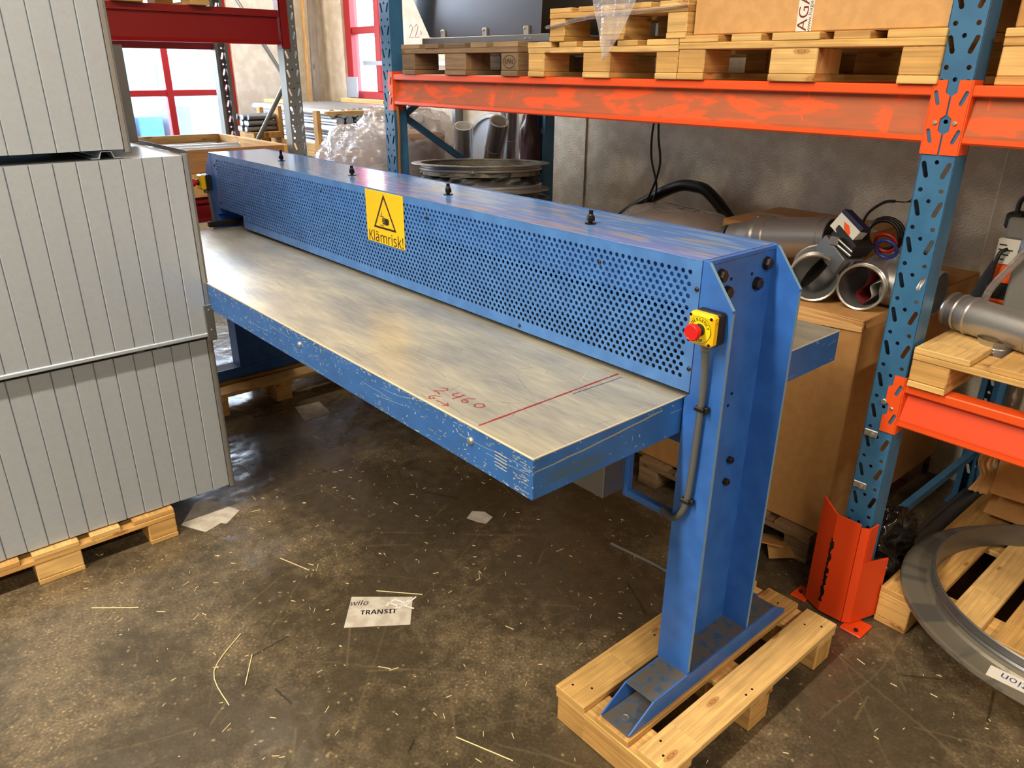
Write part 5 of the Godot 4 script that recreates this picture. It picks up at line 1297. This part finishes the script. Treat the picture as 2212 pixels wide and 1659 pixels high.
	var g := G.new(); g.xf = Transform3D(Basis(Y, 0.06), lb); g.box(V(-0.052, -0.0004, -0.024), V(0.10, 0.0006, 0.026)); var lab := part("label", g, M.white, t)
	lettering("lettering", "tion", 0.026, M.label_blue, lab, Transform3D(Basis(V(-1, 0, 0), V(0, 0, 1), V(0, 1, 0)), lb + V(0.008, 0.0007, 0.0)), 0.0004)
	# dark goods further in
	solo("crumpled_plastic", lump(V(0.150, 0.135, -1.04), V(0.045, 0.135, 0.13), 23, 0.055, 7.0, 2.2, 60, 40, 0.002), M.bag_dark, "crumpled black plastic sheet beside the foot of the near rack post", "plastic")
	solo("floor_pipe", gtube([V(0.16, 0.045, -0.99), V(0.165, 0.045, -1.86)], 0.04, 14), M.galv_dark, "thin grey pipe lying on the floor under the right rack bay", "pipe")
	carton("carton", "closed carton at the wall under the right rack bay", V(0.30, 0.14, -1.96), V(1.02, 0.46, -1.74), M.card)
	t = thing("folded_carton", "flattened brown carton leaning behind the flange ring", "carton", V(0.62, 0.14, -1.55))
	g = G.new(); g.xf = Transform3D(Basis(X, -0.9), V(0.66, 0.18, -1.50)); g.box(V(-0.36, 0, -0.002), V(0.36, 0.30, 0.002), 0.001); part("panel", g, M.card, t)
	g = G.new(); g.xf = Transform3D(Basis(X, -0.15).rotated(Y, 0.1), V(0.68, 0.30, -1.46)); g.box(V(-0.36, 0, -0.002), V(0.36, 0.14, 0.002), 0.001); part("panel", g, M.card, t)
	g = ribbon([V(0.27, 0.46, -1.46), V(0.255, 0.40, -1.44), V(0.27, 0.34, -1.45), V(0.25, 0.28, -1.43)], [V(0.31, 0.46, -1.47), V(0.305, 0.40, -1.45), V(0.32, 0.34, -1.46), V(0.31, 0.28, -1.44)]); part("torn_strip", g, M.card_c, t)

# ---------------------------------------------------------------- pipe stacks in the far corner
func corner_goods():
	var t := thing("pipe_stand", "pine stand with upright stakes holding the pipe stack in the corner", "stand", V(-4.6, 0, -1.6))
	for q in [[-4.855, 0.045, 1.395], [-4.545, 0.06, 1.415], [-3.955, 0.045, 1.405]]:
		part("stake", gbox(V(q[0] - q[1], 0, -1.17), V(q[0] + q[1] * 0.4, q[2], -1.14), 0.003, 1), M.pine_b, t)
	part("top_rail", gbox(V(-3.95, 1.375, -1.20), V(-3.90, 1.40, -2.05), 0.002, 2), M.pine, t)
	for x in [-5.20, -4.6, -3.93]:
		part("cross_bar", gbox(V(x - 0.03, 1.08, -2.08), V(x + 0.03, 1.13, -1.16), 0.003, 2), M.pine_b, t)
		for z in [-1.22, -2.05]: part("post", gbox(V(x - 0.03, 0, z - 0.03), V(x + 0.03, 1.08, z + 0.03), 0.003, 1), M.pine_b, t)
	part("front_board", gbox(V(-5.25, 1.10, -1.158), V(-3.88, 1.19, -1.142), 0.003, 0), M.pine_c, t)
	for layer in 5:
		for k in 13:
			var z := -2.05 + k * 0.0625 + (0.031 if layer % 2 else 0.0)
			var y := 1.161 + layer * 0.0545
			if k > 11 and layer % 2: continue
			solo("steel_pipe", gtube([V(-5.27, y, z), V(-3.98 + rng.randf_range(-0.12, 0.03), y + rng.randf_range(-0.001, 0.001), z)], 0.0305, 9), M.pipe, "galvanised pipe in the stack at the far left corner", "pipe", "pipes of the corner stack")
	for k in 12:
		var o := V(-4.70 + (k % 4) * 0.042, 1.262 + (k / 4) * 0.040, 0)
		solo("steel_rod", gtube([o + V(0, 0, -1.135), o + V(0.03, 0, -0.90 + rng.randf_range(-0.02, 0.02))], 0.019, 8), M.galv_dark, "dark steel rod in the bundle tied before the stakes", "rod", "rods of the small bundle")
	part("rod_shelf", gbox(V(-4.75, 1.20, -1.139), V(-4.50, 1.241, -0.93), 0.002, 0), M.pine_b, t)
	part("shelf_leg", gbox(V(-4.66, 0, -1.10), V(-4.60, 1.20, -1.03), 0.002, 1), M.pine_b, t)
	solo("loose_batten", gbox(V(-5.25, 1.411, -1.42), V(-4.75, 1.436, -1.36), 0.002, 0), M.pine, "pine batten lying on the far pipe stack, left one", "batten")
	solo("loose_batten", gbox(V(-5.0, 1.411, -1.98), V(-4.35, 1.441, -1.92), 0.002, 0), M.pine, "pine batten lying on the pipes below the narrow window", "batten")
	# leaning boards by the corner
	var g := G.new(); g.xf = Transform3D(Basis(X, -0.05).rotated(Z, 0.045), V(-5.37, 0, -1.86)); g.grain = 1; g.box(V(-0.012, 0, -0.035), V(0.012, 2.9, 0.035), 0.002); solo("leaning_board", g, tinted(M.grey_wood_c, Color(0.62, 0.59, 0.54)), "long weathered board leaning against the wall in the corner", "board")
	g = G.new(); g.xf = Transform3D(Basis(X, -0.04).rotated(Z, 0.045), V(-5.37, 0, -1.80)); g.grain = 1; g.box(V(-0.01, 0, -0.012), V(0.01, 2.9, 0.012), 0.002); solo("leaning_board", g, M.pine_b, "narrow pine board leaning beside the weathered one", "board")
	solo("sheet_offcut", gbox(V(-5.16, 1.44, -2.085), V(-4.99, 1.60, -2.075), 0.001), M.galv, "small upright steel offcut below the narrow window", "sheet")
	solo("flat_bar", gbox(V(-4.78, 1.690, -2.03), V(-3.6, 1.722, -2.02), 0.001), M.galv_dark, "grey flat bar across the narrow window", "bar")
	solo("wall_bracket", gbox(V(-3.62, 1.3, -2.10), V(-3.58, 1.75, -2.03), 0.002), M.galv_dark, "grey bracket at the wall holding the flat bar", "bracket")

# ---------------------------------------------------------------- litter
func sheet(called: String, label: String, pts: Array, m: Material) -> MeshInstance3D:
	var g := G.new(); var q := PackedVector2Array()
	for p in pts: q.append(Vector2(p[0], -p[1]))
	g.prism(q, V(0, 0.001, 0), X, -Z, 0.0008)
	return solo(called, g, m, label, "paper")

func floor_litter():
	var c := thing("paper_card", "white card printed TRANSIT lying on the floor", "card", V(-0.86, 0, 0.38))
	var g := G.new(); g.prism(PackedVector2Array([Vector2(-0.868, -0.509), Vector2(-0.741, -0.337), Vector2(-0.852, -0.252), Vector2(-0.988, -0.411)]), V(0, 0.001, 0), X, -Z, 0.001)
	part("card", g, M.paper, c)
	var u := V(0.127, 0, -0.172).normalized()   # reading direction
	var w := V(-0.12, 0, -0.098).normalized()
	w = (w - u * w.dot(u)).normalized()
	var b := Basis(u, w, Y)
	var mid := V(-0.862, 0.0022, 0.377)
	lettering("lettering", "TRANSIT", 0.021, M.ink, c, Transform3D(b, mid - c.position - u * 0.004 - w * 0.004), 0.0003, "Droid Sans", true)
	lettering("lettering", "wilo", 0.024, M.ink, c, Transform3D(Basis(u, w + u * 0.2, Y), mid - c.position - u * 0.072 + w * 0.046), 0.0003)
	for k in 7:
		var o := mid - u * (-0.035 - k * 0.011) + w * (0.045 - (k % 3) * 0.014)
		g = G.new(); g.xf = Transform3D(b.rotated(Y, -0.5 if k % 2 else 0.9), o - V(0, 0.0003, 0)); g.box(V(-0.026, -0.003, -0.0001), V(0.026, 0.003, 0.0004)); part("print_bar", g, M.pale_print, c)
	sheet("torn_paper", "torn grey paper on the floor at the corner of the ribbed units' pallet", [[-1.81, 0.70], [-1.70, 0.644], [-1.725, 0.575], [-1.705, 0.56], [-1.767, 0.481], [-1.935, 0.545], [-1.94, 0.60]], M.paper)
	sheet("torn_paper", "square paper on the floor under the machine table", [[-2.562, -0.153], [-2.372, -0.113], [-2.370, -0.262], [-2.544, -0.287]], M.paper)
	sheet("torn_paper", "small torn scrap of paper on the floor below the table corner", [[-1.12, -0.19], [-1.146, -0.239], [-1.11, -0.275], [-1.057, -0.274], [-1.038, -0.224], [-1.07, -0.205]], M.paper)
	solo("flat_strap", gtube(bend([V(-0.62, 0.004, -0.50), V(-0.45, 0.004, -0.52), V(-0.33, 0.006, -0.53), V(-0.2, 0.004, -0.60), V(-0.05, 0.004, -0.64)]), 0.006, 6), M.grey_plastic, "flat grey strap on the floor under the machine", "strap")
	# splinters of wood and straw
	var k := 0
	var names := ["longest pale straw lying before the card, bent at its end", "pale splinter beside the long straw", "splinter near the bottom edge, under the table corner", "splinter above the card", "thin splinter at the card's far edge", "splinter by the ribbed units' pallet"]
	for q in [[V(-0.793, 0, 0.917), V(-0.95, 0, 0.90), V(-1.057, 0, 0.773)], [V(-0.839, 0, 0.85), V(-0.944, 0, 0.784)], [V(-0.286, 0, 0.495), V(-0.128, 0, 0.428)], [V(-1.353, 0, 0.5), V(-1.217, 0, 0.452)], [V(-0.96, 0, 0.33), V(-0.84, 0, 0.22)], [V(-1.50, 0, 1.10), V(-1.40, 0, 0.98)]]:
		var pts := []
		for p in q: pts.append(p + V(0, 0.0025, 0))
		solo("wood_sliver", gtube(bend(pts, 5), 0.0018, 5), M.straw, names[k], "splinter", "splinters on the floor"); k += 1
	g = G.new()
	for i in 420:
		var p := V(rng.randf_range(-1.9, 0.9), 0.0012, rng.randf_range(-0.75, 1.1))
		var a := rng.randf() * TAU; var l := rng.randf_range(0.001, 0.010) * (2.0 if rng.randf() < 0.12 else 1.0)
		g.xf = Transform3D(Basis(Y, a), p); g.box(V(-l, -0.001, -0.0007), V(l, 0.001, 0.0007))
	var o := solo("wood_shavings", g, M.straw, "tiny wood shavings scattered over the floor", "shavings"); o.set_meta("kind", "stuff")

# ---------------------------------------------------------------- outside the windows
func outside():
	solo("yard", gbox(V(-60, -0.4, -40), V(-5.95, -0.25, 40)), M.asphalt, "pale yard outside the left window", "yard").set_meta("kind", "structure")
	var t := thing("yard_building", "pale turquoise building across the yard, seen through the window", "building", V(-22, -0.25, -3))
	var cy := mat(Color(0.48, 0.76, 0.79), 0.8); var cw := mat(Color(0.75, 0.82, 0.84), 0.8); var gy := mat(Color(0.35, 0.40, 0.48), 0.8)
	part("wall", gbox(V(-26, -0.25, -16), V(-20, 2.6, 4)), cy, t)
	part("roof", gbox(V(-26.3, 2.6, -16.3), V(-19.7, 2.8, 4.3)), cw, t)
	part("door", gbox(V(-20.0, -0.25, -8.0), V(-19.95, 1.9, -7.0)), mat(Color(0.15, 0.62, 0.68), 0.7), t)
	for k in 5: part("window", gbox(V(-20.0, 0.9, -6.0 + k * 1.5), V(-19.95, 1.7, -5.2 + k * 1.5)), gy, t)
	# stacked loaded pallets near the window
	var bl := mat(Color(0.10, 0.42, 0.70), 0.6)
	for k in 3:
		for j in 2:
			var at := V(-8.2, -0.25 + k * 0.52, -1.06 + j * 1.28)
			t = thing("yard_stack", "%s boxes on a pallet in the yard, %s stack" % [["lowest", "middle", "topmost"][k], ["right", "left"][j]], "goods", at, "stacks in the yard")
			own("pallet_deck", gbox(V(-0.5, 0.10, -0.6), V(0.5, 0.14, 0.6)), M.grey_wood, t)
			for z in [-0.55, -0.07, 0.41]: own("pallet_block", gbox(V(-0.5, 0, z), V(0.5, 0.10, z + 0.14)), M.grey_wood_b, t)
			for i in 4: own("load_box", gbox(V(-0.45, 0.14, -0.58 + i * 0.30), V(0.45, 0.40 + 0.05 * ((i + k) % 3), -0.34 + i * 0.30), 0.01), [M.grey_wood_b, bl, gy, M.grey_wood][(i * 3 + k + j) % 4], t)
